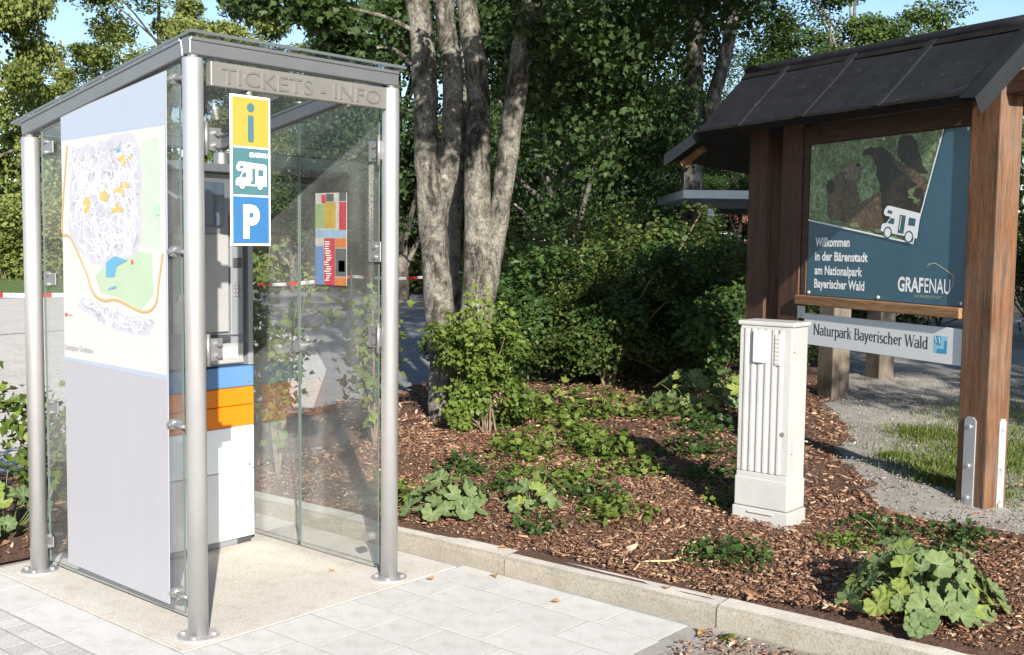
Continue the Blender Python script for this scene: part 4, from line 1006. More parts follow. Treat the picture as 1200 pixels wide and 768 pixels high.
# camper drives along the tilted line
camper((.7245, -.0094, BZ + .405), (.990, 0, -.141), (.141, 0, .990), .322, .190, WB, 'white_print', 'teal_board', (0, -1, 0))
for t_, w_, z_ in (("Willkommen", .351, .672), ("in der Bärenstadt", .528, .765), ("am Nationalpark", .482, .857), ("Bayerischer Wald", .507, .945)):
    put_text("welcome_lettering", fit_text(t_, w_, .060, 0.03), 'white_print', (.0835, -.0056, BZ + BH * (1 - z_)), (1, 0, 0), (0, 0, 1), WB)
put_text("town_lettering", fit_text("GRAF", .218, .088, 0.03), 'white_print', (.893, -.0056, BZ + BH * .068), (1, 0, 0), (0, 0, 1), WB)
put_text("town_lettering", fit_text("ENAU", .205, .088, 0.008), 'white_print', (1.120, -.0056, BZ + BH * .068), (1, 0, 0), (0, 0, 1), WB)
put_text("small_lettering", fit_text("DIE BÄRENSTADT", .22, .017), 'beige_line', (1.04, -.0056, BZ + BH * .036), (1, 0, 0), (0, 0, 1), WB)
rl = MB(); rl.ribbon([S(p) for p in ((.788, .215), (.793, .232), (.830, .240), (.886, .205), (.933, .171), (.930, .12), (.914, .082))], .006, (0, -.0054, 0), (1, 0, 0), (0, 0, 1)); rl.build("outline_mark", 'beige_line', WB)
for p in ((.02, .02), (.5, .02), (.98, .02), (.02, .98), (.5, .985), (.98, .985)):
    x_, z_ = S(p); sc_ = MB(); sc_.tube([(x_, -.004, z_), (x_, -.010, z_)], .010, 10, smooth=False); sc_.build("screw_head", 'white_paint', WB)

# name board
NB = thing("name_board", "long white board reading Naturpark Bayerischer Wald below the teal board", "sign board", SB, RZ)
b = MB(); b.box((.0, -.016, .926), (1.447, -.004, 1.137), .002); b.build("board_panel", 'white_paint', NB)
b = MB(); serif_text(b, "Naturpark Bayerischer Wald", (.1056, -.0168, 1.000), (1, 0, 0), (0, 0, 1), 1.075, .070); b.build("board_lettering", 'ink', NB)
b = MB(); b.flat([(1.226, .985), (1.331, .985), (1.331, 1.085), (1.226, 1.085)], (0, -.0166, 0), (1, 0, 0), (0, 0, 1)); lg = b.build("logo", 'logo_light', NB)
b = MB()
for poly in ([(1.254, .985), (1.331, .985), (1.331, 1.06), (1.310, 1.06), (1.310, 1.01), (1.254, 1.01)], [(1.226, 1.05), (1.241, 1.085), (1.280, 1.085), (1.280, 1.03), (1.254, 1.03)]): b.flat(poly, (0, -.0172, 0), (1, 0, 0), (0, 0, 1))
b.build("logo_block", 'logo_blue', lg)
b = MB()
for dx in (.0, .028): b.flat([(1.232 + dx, 1.08), (1.241 + dx, 1.08), (1.250 + dx, 1.045), (1.245 + dx, 1.04)], (0, -.0178, 0), (1, 0, 0), (0, 0, 1))
b.build("logo_mark", 'white_print', lg)
b = MB(); b.box((-.075, -.020, 1.10), (.0, -.010, 1.185), .002); b.box((-.075, -.021, .94), (-.001, -.011, 1.0), .002); b.build("mounting_plate", 'galv', NB)

# ------------------------------------------------------------------ trees and plants
def at(px, d):
    """ground point d metres ahead of the camera and (px-600)/1298 of that to its right"""
    s_ = (px - 600) / 1298.4 * d; return (CAM.x + _n.x * d + _e.x * s_, CAM.y + _n.y * d + _e.y * s_)

def limb_tree(mb, c, trunk_top, trunk_r, base_r, nlimb, r, cr=None):
    for i in range(min(nlimb, len(c))):
        e2 = c[i]; t_ = r.uniform(.35, 1.0); s_ = np.array([0, 0, 0.0]) ; s_[2] = -1.0 + (trunk_top + 1.0) * t_
        mid = (s_ + e2) / 2 + np.array([0, 0, .06]); rad = trunk_r * (1.1 - .7 * t_) * .45
        mb.tube(smooth_path([tuple(s_), tuple(mid), tuple(e2)], 3), [rad * (1 - .8 * k / 6) for k in range(7)], 6, caps=False)

# --- the multi-stem maple next to the shelter
MT = thing("maple_tree", "large multi stemmed maple with mottled grey bark behind the leafy shrub", "tree", (4.15, 2.62, 0))
off = np.array([4.15, 2.62, 0])
stems = [
 ([(4.08, 2.53, .02), (4.09, 2.54, .20), (4.10, 2.57, .56), (4.10, 2.63, .98), (4.10, 2.69, 1.48), (4.10, 2.74, 1.90), (4.06, 2.75, 2.25), (4.03, 2.74, 2.59), (4.04, 2.76, 2.87), (4.04, 2.82, 3.36), (3.95, 2.95, 4.4), (3.6, 3.2, 6.0), (3.3, 3.6, 8.0)], [.18, .160, .138, .130, .126, .120, .110, .106, .106, .106, .09, .06, .03]),
 ([(4.10, 2.70, 1.45), (4.15, 2.73, 1.69), (4.21, 2.70, 2.04), (4.25, 2.68, 2.26), (4.34, 2.73, 2.90), (4.40, 2.87, 3.42), (4.45, 3.08, 4.4), (4.6, 3.5, 6.2), (4.6, 3.9, 8.2)], [.080, .090, .092, .090, .090, .088, .08, .05, .03]),
 ([(4.26, 2.48, .02), (4.27, 2.49, .19), (4.30, 2.49, .55), (4.36, 2.48, .98), (4.40, 2.49, 1.48), (4.47, 2.56, 2.20), (4.55, 2.64, 2.92), (4.53, 2.72, 3.42), (4.6, 2.9, 4.4), (4.9, 3.0, 6.2), (5.3, 3.2, 8.4)], [.19, .170, .145, .130, .120, .116, .102, .094, .08, .06, .03]),
 ([(4.35, 2.46, .80), (4.41, 2.43, 1.05), (4.48, 2.39, 1.48), (4.54, 2.37, 1.84), (4.59, 2.35, 2.20), (4.61, 2.25, 2.90), (4.61, 2.16, 3.37), (4.7, 1.95, 4.3), (4.9, 1.7, 5.6), (5.2, 1.2, 7.2)], [.10, .100, .094, .088, .090, .096, .088, .08, .06, .03]),
 ([(4.84, 3.2, .05), (4.88, 3.22, .68), (4.92, 3.26, 1.46), (4.97, 3.27, 1.93), (5.09, 3.34, 2.41), (5.24, 3.43, 3.38), (5.5, 3.6, 4.8)], [.075, .07, .065, .06, .055, .05, .03])]
for i, (pts, rad) in enumerate(stems):
    P4 = smooth_path([(*(np.array(p) - off), r_) for p, r_ in zip(pts, rad)], 7)
    mb = MB(); mb.tube([p[:3] for p in P4], [p[3] * .95 for p in P4], 20, lump=.065, lseed=i); mb.build("trunk", 'bark', MT)
r_ = np.random.default_rng(11)
cl_list = []
# crown: high mass plus low hanging sprays; some out of view added for shade
P, out, tint, c = crown_points(r_, 150, 260, .62, (4.3, 4.3, 3.2), .45, .6)
keep = P[:, 2] > -3.0
P = P[keep] + np.array([.4, .3, 7.2]); out = out[keep]; tint = tint[keep]
sprays = [((4.70, 1.90, 3.35), .45, 420), ((5.3, 1.94, 3.24), .5, 460), ((5.93, 2.03, 3.5), .6, 620), ((4.95, 2.36, 2.95), .35, 230), ((5.59, 2.33, 2.96), .5, 420), ((5.47, 2.6, 2.55), .45, 300), ((6.21, 2.39, 3.0), .55, 520), ((6.3, 2.9, 2.4), .5, 380),
          ((3.89, 3.3, 3.18), .40, 330), ((4.04, 3.15, 3.45), .35, 260), ((3.36, 3.16, 3.36), .26, 330), ((3.01, 3.11, 3.37), .26, 330), ((2.7, 3.3, 3.40), .24, 260), ((3.6, 3.25, 3.2), .28, 300), ((5.0, .1, 4.3), .8, 1100), ((6.0, .5, 4.5), .9, 1300), ((4.2, .4, 4.6), .8, 900), ((6.9, .9, 4.4), .9, 1200), ((5.6, -.5, 4.9), .9, 1000), ((3.1, 1.2, 3.55), .45, 260), ((2.7, .7, 3.75), .5, 260), ((3.4, .9, 3.9), .5, 300), ((2.2, .1, 3.95), .45, 200), ((3.0, .2, 4.2), .6, 330), ((1.9, -.6, 4.3), .5, 200), ((2.6, -.4, 4.6), .6, 300), ((3.7, .5, 4.4), .6, 350), ((3.3, 1.6, 3.6), .4, 240), ((3.7, 3.5, 2.9), .3, 150), ((5.2, 2.7, 3.5), .6, 500), ((5.9, 2.9, 3.1), .6, 500), ((4.9, 1.4, 3.9), .6, 500), ((5.8, 1.2, 4.1), .7, 700), ((6.8, 1.8, 3.9), .7, 700)]
SP = []; ST = []
for (cc, rr, n_) in sprays:
    n_ = int(n_ * 1.35)
    g = r_.normal(size=(n_, 3)); g = g / np.linalg.norm(g, axis=1, keepdims=True) * r_.random((n_, 1)) ** .5
    SP.append(np.array(cc) - off + g * rr * np.array([1, 1, .62])); ST.append(r_.uniform(.2, .8) + r_.normal(size=n_) * .18)
P2 = np.vstack([P - np.array([0, 0, 0])] + SP); T2 = np.concatenate([tint] + ST)
O2 = np.vstack([out] + [np.zeros_like(q_) for q_ in SP])
obj("crown", leaves("crown", P2, .07, 'leaf_shaded', T2, .55, O2, LEAF8, .5, r_), MT)
mb = MB()
lm = lambda pts, ra: mb.tube(smooth_path([tuple(np.array(p) - off) for p in pts], 4), [ra * (1 - .8 * k / (4 * (len(pts) - 1))) for k in range(4 * (len(pts) - 1) + 1)], 8, caps=False)
lm([(4.0, 2.82, 3.3), (3.75, 3.0, 3.42), (3.3, 3.2, 3.46), (2.7, 3.25, 3.44)], .022); lm([(4.62, 2.17, 3.4), (4.8, 2.05, 3.7), (5.2, 1.9, 3.9), (5.9, 1.9, 3.8)], .05)
lm([(4.6, 2.3, 3.0), (4.85, 2.2, 3.25), (5.3, 2.2, 3.3), (5.8, 2.4, 3.15)], .03); lm([(4.0, 2.8, 3.0), (3.9, 3.1, 3.2), (3.7, 3.45, 3.05)], .025)
for i in range(14):
    q_ = c[i] + np.array([.4, .3, 7.2]) + off; lm([(4.3, 2.8, 4.3 + .15 * i), ((4.3 + q_[0]) / 2, (2.8 + q_[1]) / 2, (4.6 + q_[2]) / 2 + .6), tuple(q_)], .06)
mb.build("branch", 'bark', MT)

# --- generic tree kinds, built once, copied
def tree_kind(name, seed, mat, nclump, per, clump_r, leaf, rad, trunk_h, h_total, tr, tmpl=LEAF4, shell=.4, bark_m='bark_far', limbs=16, fork=0):
    r_ = np.random.default_rng(seed)
    root = thing(name, "tree", "tree")
    P, out, tint, c = crown_points(r_, nclump, per, clump_r, rad, shell, .65, -rad[2] * .95, .22)
    zc = h_total - rad[2]
    mb = MB(); lean = r_.uniform(-.4, .4, 2)
    path = smooth_path([(0, 0, -.1, tr * 1.35), (lean[0] * .2, lean[1] * .2, h_total * .2, tr), (lean[0] * .6, lean[1] * .5, h_total * .5, tr * .75), (lean[0], lean[1], h_total * .88, tr * .2)], 5)
    mb.tube([p[:3] for p in path], [p[3] for p in path], 10, lump=.06, lseed=seed)
    if fork:
        path = smooth_path([(lean[0] * .1, lean[1] * .1, fork - .6, tr * .8), (lean[0] * .1 + .22, lean[1] * .1 - .25, fork + .6, tr * .75), (.55, -.75, fork + 3.0, tr * .6), (.8, -1.3, h_total * .85, tr * .15)], 5); mb.tube([p[:3] for p in path], [p[3] for p in path], 10, lump=.06, lseed=seed + 1)
    mb.build("trunk", bark_m, root)
    mb = MB()
    for i in range(min(limbs, len(c))):
        e2 = c[i] + np.array([0, 0, zc]); z0 = max(trunk_h * .7, min(h_total * .8, e2[2] - r_.uniform(.1, .35) * h_total)); f_ = z0 / h_total
        s_ = np.array([lean[0] * f_, lean[1] * f_, z0]); mid = s_ * .45 + e2 * .55 + np.array([0, 0, .04 * h_total]); rr = tr * (1 - .75 * f_) * .55
        mb.tube(smooth_path([tuple(s_), tuple(mid), tuple(e2)], 3), [rr * (1 - .85 * k / 6) for k in range(7)], 6, caps=False)
    mb.build("limb", bark_m, root)
    obj("crown", leaves("crown", P + np.array([0, 0, zc]), leaf, mat, tint, .35, out, tmpl, .3, r_), root)
    return root
used = set()
def place(kind, px, d, sc, rz, label, zs=1.0, group=None):
    o = kind if kind.name not in used else copy_tree(kind)
    used.add(kind.name); x, y = at(px, d); o.location = (x, y, -.03); o.rotation_euler = (0, 0, rz); o.scale = (sc, sc, sc * zs); o['label'] = label
    if group: o['group'] = group
    return o
K1 = tree_kind("deciduous_tree", 21, 'leaf_sunlit', 75, 640, .95, .165, (4.2, 4.2, 5.6), 3.0, 13.5, .20)
K2 = tree_kind("deciduous_tree", 22, 'leaf_sunlit', 55, 640, .85, .16, (3.4, 3.4, 5.0), 4.0, 13.0, .17, shell=.5)
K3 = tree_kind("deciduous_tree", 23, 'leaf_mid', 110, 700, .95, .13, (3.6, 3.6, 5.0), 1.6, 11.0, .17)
K4 = tree_kind("deciduous_tree", 24, 'leaf_shaded', 80, 480, .85, .115, (3.3, 3.3, 5.2), .8, 11.0, .16)
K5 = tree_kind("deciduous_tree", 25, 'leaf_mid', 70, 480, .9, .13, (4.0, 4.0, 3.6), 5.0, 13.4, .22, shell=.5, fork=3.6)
G1 = "sunlit trees beyond the lawn"; G2 = "trees behind the planting bed"
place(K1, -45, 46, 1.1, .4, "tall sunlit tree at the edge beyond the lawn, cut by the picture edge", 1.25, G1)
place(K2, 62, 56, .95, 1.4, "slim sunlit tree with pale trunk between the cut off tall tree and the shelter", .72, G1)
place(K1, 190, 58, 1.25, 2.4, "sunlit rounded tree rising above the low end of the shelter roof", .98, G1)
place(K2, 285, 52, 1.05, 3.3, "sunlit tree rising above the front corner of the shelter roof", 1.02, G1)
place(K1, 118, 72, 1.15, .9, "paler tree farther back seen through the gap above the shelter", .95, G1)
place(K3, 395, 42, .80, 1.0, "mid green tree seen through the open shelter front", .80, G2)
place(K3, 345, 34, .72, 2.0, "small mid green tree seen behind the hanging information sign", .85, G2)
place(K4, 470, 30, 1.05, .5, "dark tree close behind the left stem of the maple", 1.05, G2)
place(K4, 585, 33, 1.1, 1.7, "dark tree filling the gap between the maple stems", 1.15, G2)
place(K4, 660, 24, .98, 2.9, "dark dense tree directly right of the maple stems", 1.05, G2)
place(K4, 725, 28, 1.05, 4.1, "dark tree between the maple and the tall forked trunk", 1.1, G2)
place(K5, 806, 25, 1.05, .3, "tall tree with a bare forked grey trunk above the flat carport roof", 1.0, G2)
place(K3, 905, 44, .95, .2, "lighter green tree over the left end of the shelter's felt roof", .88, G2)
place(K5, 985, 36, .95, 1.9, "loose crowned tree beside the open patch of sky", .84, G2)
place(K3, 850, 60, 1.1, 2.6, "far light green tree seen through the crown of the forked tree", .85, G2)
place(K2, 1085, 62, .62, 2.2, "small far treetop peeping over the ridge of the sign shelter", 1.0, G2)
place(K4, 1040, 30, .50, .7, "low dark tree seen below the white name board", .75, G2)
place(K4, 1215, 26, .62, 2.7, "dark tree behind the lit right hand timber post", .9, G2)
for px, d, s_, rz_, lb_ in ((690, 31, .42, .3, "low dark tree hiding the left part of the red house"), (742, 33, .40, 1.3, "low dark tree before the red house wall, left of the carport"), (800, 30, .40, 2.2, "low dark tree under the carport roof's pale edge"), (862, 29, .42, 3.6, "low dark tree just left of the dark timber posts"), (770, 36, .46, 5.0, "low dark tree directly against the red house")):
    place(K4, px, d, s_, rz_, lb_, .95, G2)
# trees that stand to the right of the place and throw the shade seen in it
o = place(K4, 2100, 5.0, 1.0, 1.0, "dark tree standing off to the right whose shade falls across the gravel", 1.0); o.location = (4.3, -8.6, 0)
o = place(K3, 2100, 5.0, 1.2, 2.0, "broad tree off to the right that shades the back of the planting bed", 1.05); o.location = (9.9, -5.6, 0)
# hedge behind the lawn and far woods
def shrub_kind(name, seed, mat, n, rad, leaf, cat="shrub", tmpl=LEAF4, stems_=8, ncl=26, cr=.34, shell=.35, zc=.9, shoots=0, lump=.2):
    r_ = np.random.default_rng(seed); root = thing(name, "shrub", cat)
    P, out, tint, c = crown_points(r_, ncl, n // ncl, cr, rad, shell, .8, -rad[2], lump)
    if shoots:
        u = unit(r_.normal(size=(shoots, 3)) + np.array([0, 0, .7])); SPt = []
        for q_ in u:
            t_ = r_.uniform(.55, 1.0, 22) ** .8 * r_.uniform(1.0, 1.45); SPt.append(q_ * np.array(rad) * t_[:, None] + r_.normal(size=(22, 3)) * .035)
        SPt = np.vstack(SPt); P = np.vstack([P, SPt]); out = np.vstack([out, np.zeros_like(SPt)]); tint = np.concatenate([tint, r_.uniform(.4, 1, len(SPt))])
    P = P + np.array([0, 0, rad[2] * zc]); k_ = P[:, 2] > .02; P, out, tint = P[k_], out[k_], tint[k_]
    obj("foliage", leaves("foliage", P, leaf, mat, tint, .45, out, tmpl, .2, r_), root)
    mb = MB()
    for i in range(min(stems_, len(c))):
        e2 = c[i] + np.array([0, 0, rad[2] * zc]); b0 = r_.normal(size=2) * .06
        mb.tube(smooth_path([(b0[0], b0[1], -.02), (e2[0] * .35, e2[1] * .35, max(.1, e2[2] * .5)), tuple(e2)], 3), [.012 * rad[2] + .004 - .001 * k for k in range(7)], 6, caps=False)
    mb.build("stem", 'twig', root)
    return root
H1 = shrub_kind("hedge_shrub", 31, 'leaf_sunlit', 9000, (2.6, 2.2, 2.1), .15, "shrub", ncl=40, cr=.8)
hg = [(-60, 44, 1.2, "dull green hedge shrub at the far left picture edge"), (5, 42, .9, "rounded hedge shrub left of the shelter's rear post"), (70, 43, 1.1, "hedge shrub half hidden behind the shelter's rear post"), (140, 45, 1.2, "hedge shrub hidden behind the town plan board"), (335, 36, 1.1, "hedge shrub seen through the shelter's right pane"), (420, 35, 1.1, "hedge shrub behind the red and white tape near the right front post"), (485, 36, 1.3, "hedge shrub just left of the maple stems"), (560, 34, 1.2, "hedge shrub behind the maple stems"), (640, 32, 1.2, "hedge shrub far behind the dark planted shrubs"), (240, 46, 1.2, "hedge shrub hidden behind the ticket machine")]
for px, d, s_, lb_ in hg: place(H1, px, d, s_, px * .1, lb_, .85, "hedge shrubs beyond the lawn")
r_ = np.random.default_rng(41)
n_ = 26000; pxs = r_.uniform(-700, 2300, n_); dd = 88 + r_.normal(size=n_) * 3; hh = (np.sin(pxs * .011) * 1.6 + np.sin(pxs * .037 + 1) * 1.2 + 8.5) * r_.random(n_) ** .7
pts = np.array([at(a, b_) for a, b_ in zip(pxs, dd)]); P = np.column_stack([pts, hh])
tag(obj("far_woods", leaves("far_woods", P, .8, 'leaf_mid', np.clip(.5 + .3 * np.sin(pxs * .05) + r_.normal(size=n_) * .2, 0, 1), .3, None, LEAF4, .2, r_)), "distant wood closing the view behind the lawn and trees", "wood", kind='stuff')

# dark planted shrubs at the back of the bed
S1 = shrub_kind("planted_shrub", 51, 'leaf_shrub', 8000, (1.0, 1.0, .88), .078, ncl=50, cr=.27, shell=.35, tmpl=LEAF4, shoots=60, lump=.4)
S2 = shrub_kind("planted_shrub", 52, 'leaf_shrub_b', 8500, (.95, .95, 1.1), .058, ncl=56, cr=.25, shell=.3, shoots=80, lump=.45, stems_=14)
used2 = set()
def plant(kind, x, y, sc, rz, label, group=None, zs=1.0, z=None):
    o = kind if kind.name not in used2 else copy_tree(kind)
    used2.add(kind.name); o.location = (x, y, (bed_z(x, y) if z is None else z) - .02); o.rotation_euler = (0, 0, rz); o.scale = (sc, sc, sc * zs); o['label'] = label
    if group: o['group'] = group
    return o
GS = "dark shrubs at the back of the planting bed"
for i, (px, d, kd, s_, zs, lb_) in enumerate([
    (612, 11.6, S1, .72, .85, "dark planted shrub touching the right maple stem"), (665, 12.0, S1, .95, .85, "dark planted shrub behind the pale yellow ground plants"),
    (712, 11.2, S2, .72, .80, "planted shrub with a bare forked stem at its foot"), (745, 12.6, S2, 1.0, .80, "tallest dark planted shrub below the red house"),
    (800, 11.4, S1, .95, .86, "dark planted shrub below the flat carport roof"), (846, 12.2, S2, .95, .74, "dark planted shrub left of the white cabinet's top"),
    (690, 14.2, S2, 1.05, .82, "dark planted shrub in the second row behind the forked stem"), (775, 14.6, S1, 1.2, .80, "dark planted shrub in the second row nearest the carport"),
    (880, 14.0, S1, 1.0, .85, "dark planted shrub behind the left timber posts"), (610, 15.5, S2, .95, .8, "dark planted shrub in the second row beside the maple"),
    (925, 17.0, S1, 1.0, .9, "dark shrub glimpsed between the name board and the gravel"), (1010, 19.0, S2, 1.1, .9, "dark shrub at the end of the gravel path"),
    (1100, 20.0, S1, 1.2, .9, "dark shrub behind the right end of the name board"), (1215, 17.0, S2, 1.1, 1.0, "shrub right of the lit timber post")]):
    x, y = at(px, d); plant(kd, x, y, s_, px * .37, lb_, GS, zs)
# sunlit shrub at the foot of the maple
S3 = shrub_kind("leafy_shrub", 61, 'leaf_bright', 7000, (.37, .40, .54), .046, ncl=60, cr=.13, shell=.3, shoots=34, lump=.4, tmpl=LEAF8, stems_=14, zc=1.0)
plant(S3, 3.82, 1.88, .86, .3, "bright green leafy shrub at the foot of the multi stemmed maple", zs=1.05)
# leggy saplings seen through the glass
def sapling(name, x, y, h, nst, seed, label, z=None, leaf=.06, spread=.3, nl=55, mat='leaf_bright', w=.009):
    r_ = np.random.default_rng(seed); root = thing(name, label, "plant", (x, y, (bed_z(x, y) if z is None else z) - .02)); P = []
    for i in range(nst):
        a = r_.uniform(0, 6.28); s_ = spread * r_.uniform(.4, 1.1); hh_ = h * r_.uniform(.6, 1.05)
        pth = smooth_path([(0, 0, 0), (math.cos(a) * s_ * .35, math.sin(a) * s_ * .35, hh_ * .45), (math.cos(a) * s_, math.sin(a) * s_, hh_)], 5)
        mb = MB(); mb.tube(pth, [w * (1.15 - .085 * k) for k in range(len(pth))], 6, caps=False)
        for k in range(4, 10, 2):
            q_ = np.array(pth[k]); e2 = q_ + np.array([*(r_.normal(size=2) * .10), .12]); mb.tube([tuple(q_), tuple(e2)], [w * .5, w * .2], 5, caps=False); P.append(e2 + r_.normal(size=(nl // 4, 3)) * np.array([.07, .07, .06]))
        mb.build("stem", 'twig', root)
        t_ = r_.random(nl) ** .6; idx = (3 + t_ * (len(pth) - 4)).astype(int); P.append(np.array(pth)[idx] + r_.normal(size=(nl, 3)) * np.array([.07, .07, .05]))
    P = np.vstack(P); obj("foliage", leaves("foliage", P, leaf, mat, r_.uniform(.1, .9, len(P)), .5, None, LEAF8, .4, r_), root); return root
sapling("sapling", 2.15, 2.55, 1.75, 6, 71, "leggy sapling with bare pale stems behind the shelter's right pane")
sapling("sapling", 2.75, 1.95, 1.25, 5, 72, "small sapling beside the right front steel post", spread=.28)
sapling("sapling", 1.75, 1.75, 1.5, 5, 73, "thin sapling close behind the shelter's right pane", spread=.25)
sapling("sapling", -.05, 2.45, 1.15, 4, 74, "thin sapling with drooping leaves at the left picture edge", z=.03, spread=.34)
sapling("sapling", .55, 2.35, .75, 5, 75, "low leafy plant seen through the shelter's left pane", z=.03, spread=.34, nl=80)

# lobed big-leaf plants: every leaf is its own object
def mantle_mesh(seed, mat):
    r_ = random.Random(seed); lob = 7; pts = []; n = 42
    for i in range(n + 1):
        a = -150 + 300 * i / n; ph = (a + 150) / 300 * lob
        rr = .5 * (1 - .13 * (abs((ph % 1) - .5) * 2) ** 1.6) * (1 + r_.uniform(-.035, .035)) * (1 + .04 * ((i % 2) - .5))
        pts.append((rr * math.sin(math.radians(a)), rr * math.cos(math.radians(a))))
    vs = [(0, 0, -.05)]; vein = [1.0]
    for f_, dz in ((.5, .02), (1.0, 1.0)):
        for i, (x, y) in enumerate(pts):
            a = i / n * lob * 2 * PI; z = .075 * f_ * f_ * 1.2 + .035 * f_ * math.cos(a) * -1 + r_.uniform(-.012, .012) * f_
            if f_ == 1.0: z -= .06 * (y > 0) * y
            vs.append((x * f_, y * f_, z - .05)); vein.append(max(0, 1 - abs(((i / n * lob) % 1) - .5) * 9) * .45 * (1 - .4 * f_))
    k = n + 1; fs = [[0, 1 + i + 1, 1 + i] for i in range(n)] + [[1 + i, 2 + i, 1 + k + i + 1, 1 + k + i] for i in range(n)]
    me = bpy.data.meshes.new("leaf"); me.from_pydata(vs, [], fs); me.materials.append(M[mat]); me.polygons.foreach_set("use_smooth", [True] * len(fs))
    at_ = me.attributes.new("vein", 'FLOAT', 'POINT'); at_.data.foreach_set("value", vein); me.update(); return me
LM = [mantle_mesh(i, 'mantle') for i in range(4)] + [mantle_mesh(9, 'mantle_young'), mantle_mesh(10, 'mantle_young')]
def mantle_plant(x, y, n, rad, h, size, seed, label, young=.15, z=None):
    r_ = random.Random(seed); z = bed_z(x, y) if z is None else z; root = thing("lobed_leaf_plant", label, "plant", (x, y, z), 0)
    sk = MB()
    for i in range(n):
        f_ = math.sqrt((i + .5) / n); a = i * 2.399 + r_.uniform(-.3, .3); px, py = rad * f_ * math.cos(a), rad * f_ * math.sin(a) * .9
        pz = h * (1 - .78 * f_ ** 1.8) * r_.uniform(.55, 1.25); s_ = size * r_.choice((.45, .7, .9, 1.0, 1.15, 1.35)) * r_.uniform(.9, 1.1)
        tilt = .25 + .75 * f_ + r_.uniform(-.35, .35)
        o = obj("leaf", LM[r_.choice((4, 5))] if r_.random() < young else LM[r_.randrange(4)], root, (px, py, pz))
        nrm = Vector((math.cos(a) * math.sin(tilt), math.sin(a) * math.sin(tilt), math.cos(tilt)))
        o.rotation_mode = 'QUATERNION'; qz = nrm.to_track_quat('Z', 'Y'); o.rotation_quaternion = qz @ Matrix.Rotation(r_.uniform(0, 6.28), 3, 'Z').to_quaternion()
        o.scale = (s_, s_, s_)
        sk.tube([(px * .25, py * .25, 0), (px * .7, py * .7, pz * .75), (px, py, pz - .004)], .0025, 4, caps=False)
    sk.build("stalk", 'stalk', root); return root
mantle_plant(1.80, .33, 52, .25, .21, .105, 1, "lobed leaf plant in the mulch closest to the shelter's right front post")
mantle_plant(2.14, .02, 26, .19, .18, .09, 2, "smaller lobed leaf plant in the mulch next to the one by the shelter", .35)
mantle_plant(1.93, -2.20, 150, .34, .27, .095, 3, "big clump of dull and young lobed leaves in front of the timber post", .22)
mantle_plant(5.85, 1.25, 60, .45, .34, .13, 4, "shaded lobed leaf clump under the dark shrubs left of the cabinet", .1)
mantle_plant(6.6, 1.2, 50, .42, .34, .13, 6, "second shaded lobed leaf clump hidden partly by the white cabinet", .05)
mantle_plant(.12, 1.95, 36, .30, .34, .13, 5, "lobed leaf plant behind the shelter's rear left post", .2, .03)
mantle_plant(-.35, 2.35, 34, .30, .38, .13, 7, "lobed leaf plant cut by the left picture edge", .25, .03)

# ferny and small plants on the mulch
def tuft(name, x, y, n, rad, h, leaf, mat, seed, label, cat="plant", tmpl=LEAF8, z=None):
    r_ = np.random.default_rng(seed); root = thing(name, label, cat, (x, y, (bed_z(x, y) if z is None else z)))
    u = r_.normal(size=(n, 3)); u = u / np.linalg.norm(u, axis=1, keepdims=True) * r_.random((n, 1)) ** .5; u[:, 2] = abs(u[:, 2])
    P = u * np.array([rad, rad, h]); cl = np.sin(u[:, 0] * 9 + seed) * np.sin(u[:, 1] * 8); P = P[cl > -.55]
    obj("foliage", leaves("foliage", P, leaf, mat, r_.uniform(.05, .95, len(P)), .9, None, tmpl, .1, r_), root)
    mb = MB()
    for k in range(7):
        e2 = P[k * 5 % len(P)]; mb.tube([(0, 0, -.01), tuple(e2 * .6 + np.array([0, 0, .01])), tuple(e2)], .0025, 4, caps=False)
    mb.build("stem", 'stalk', root); return root
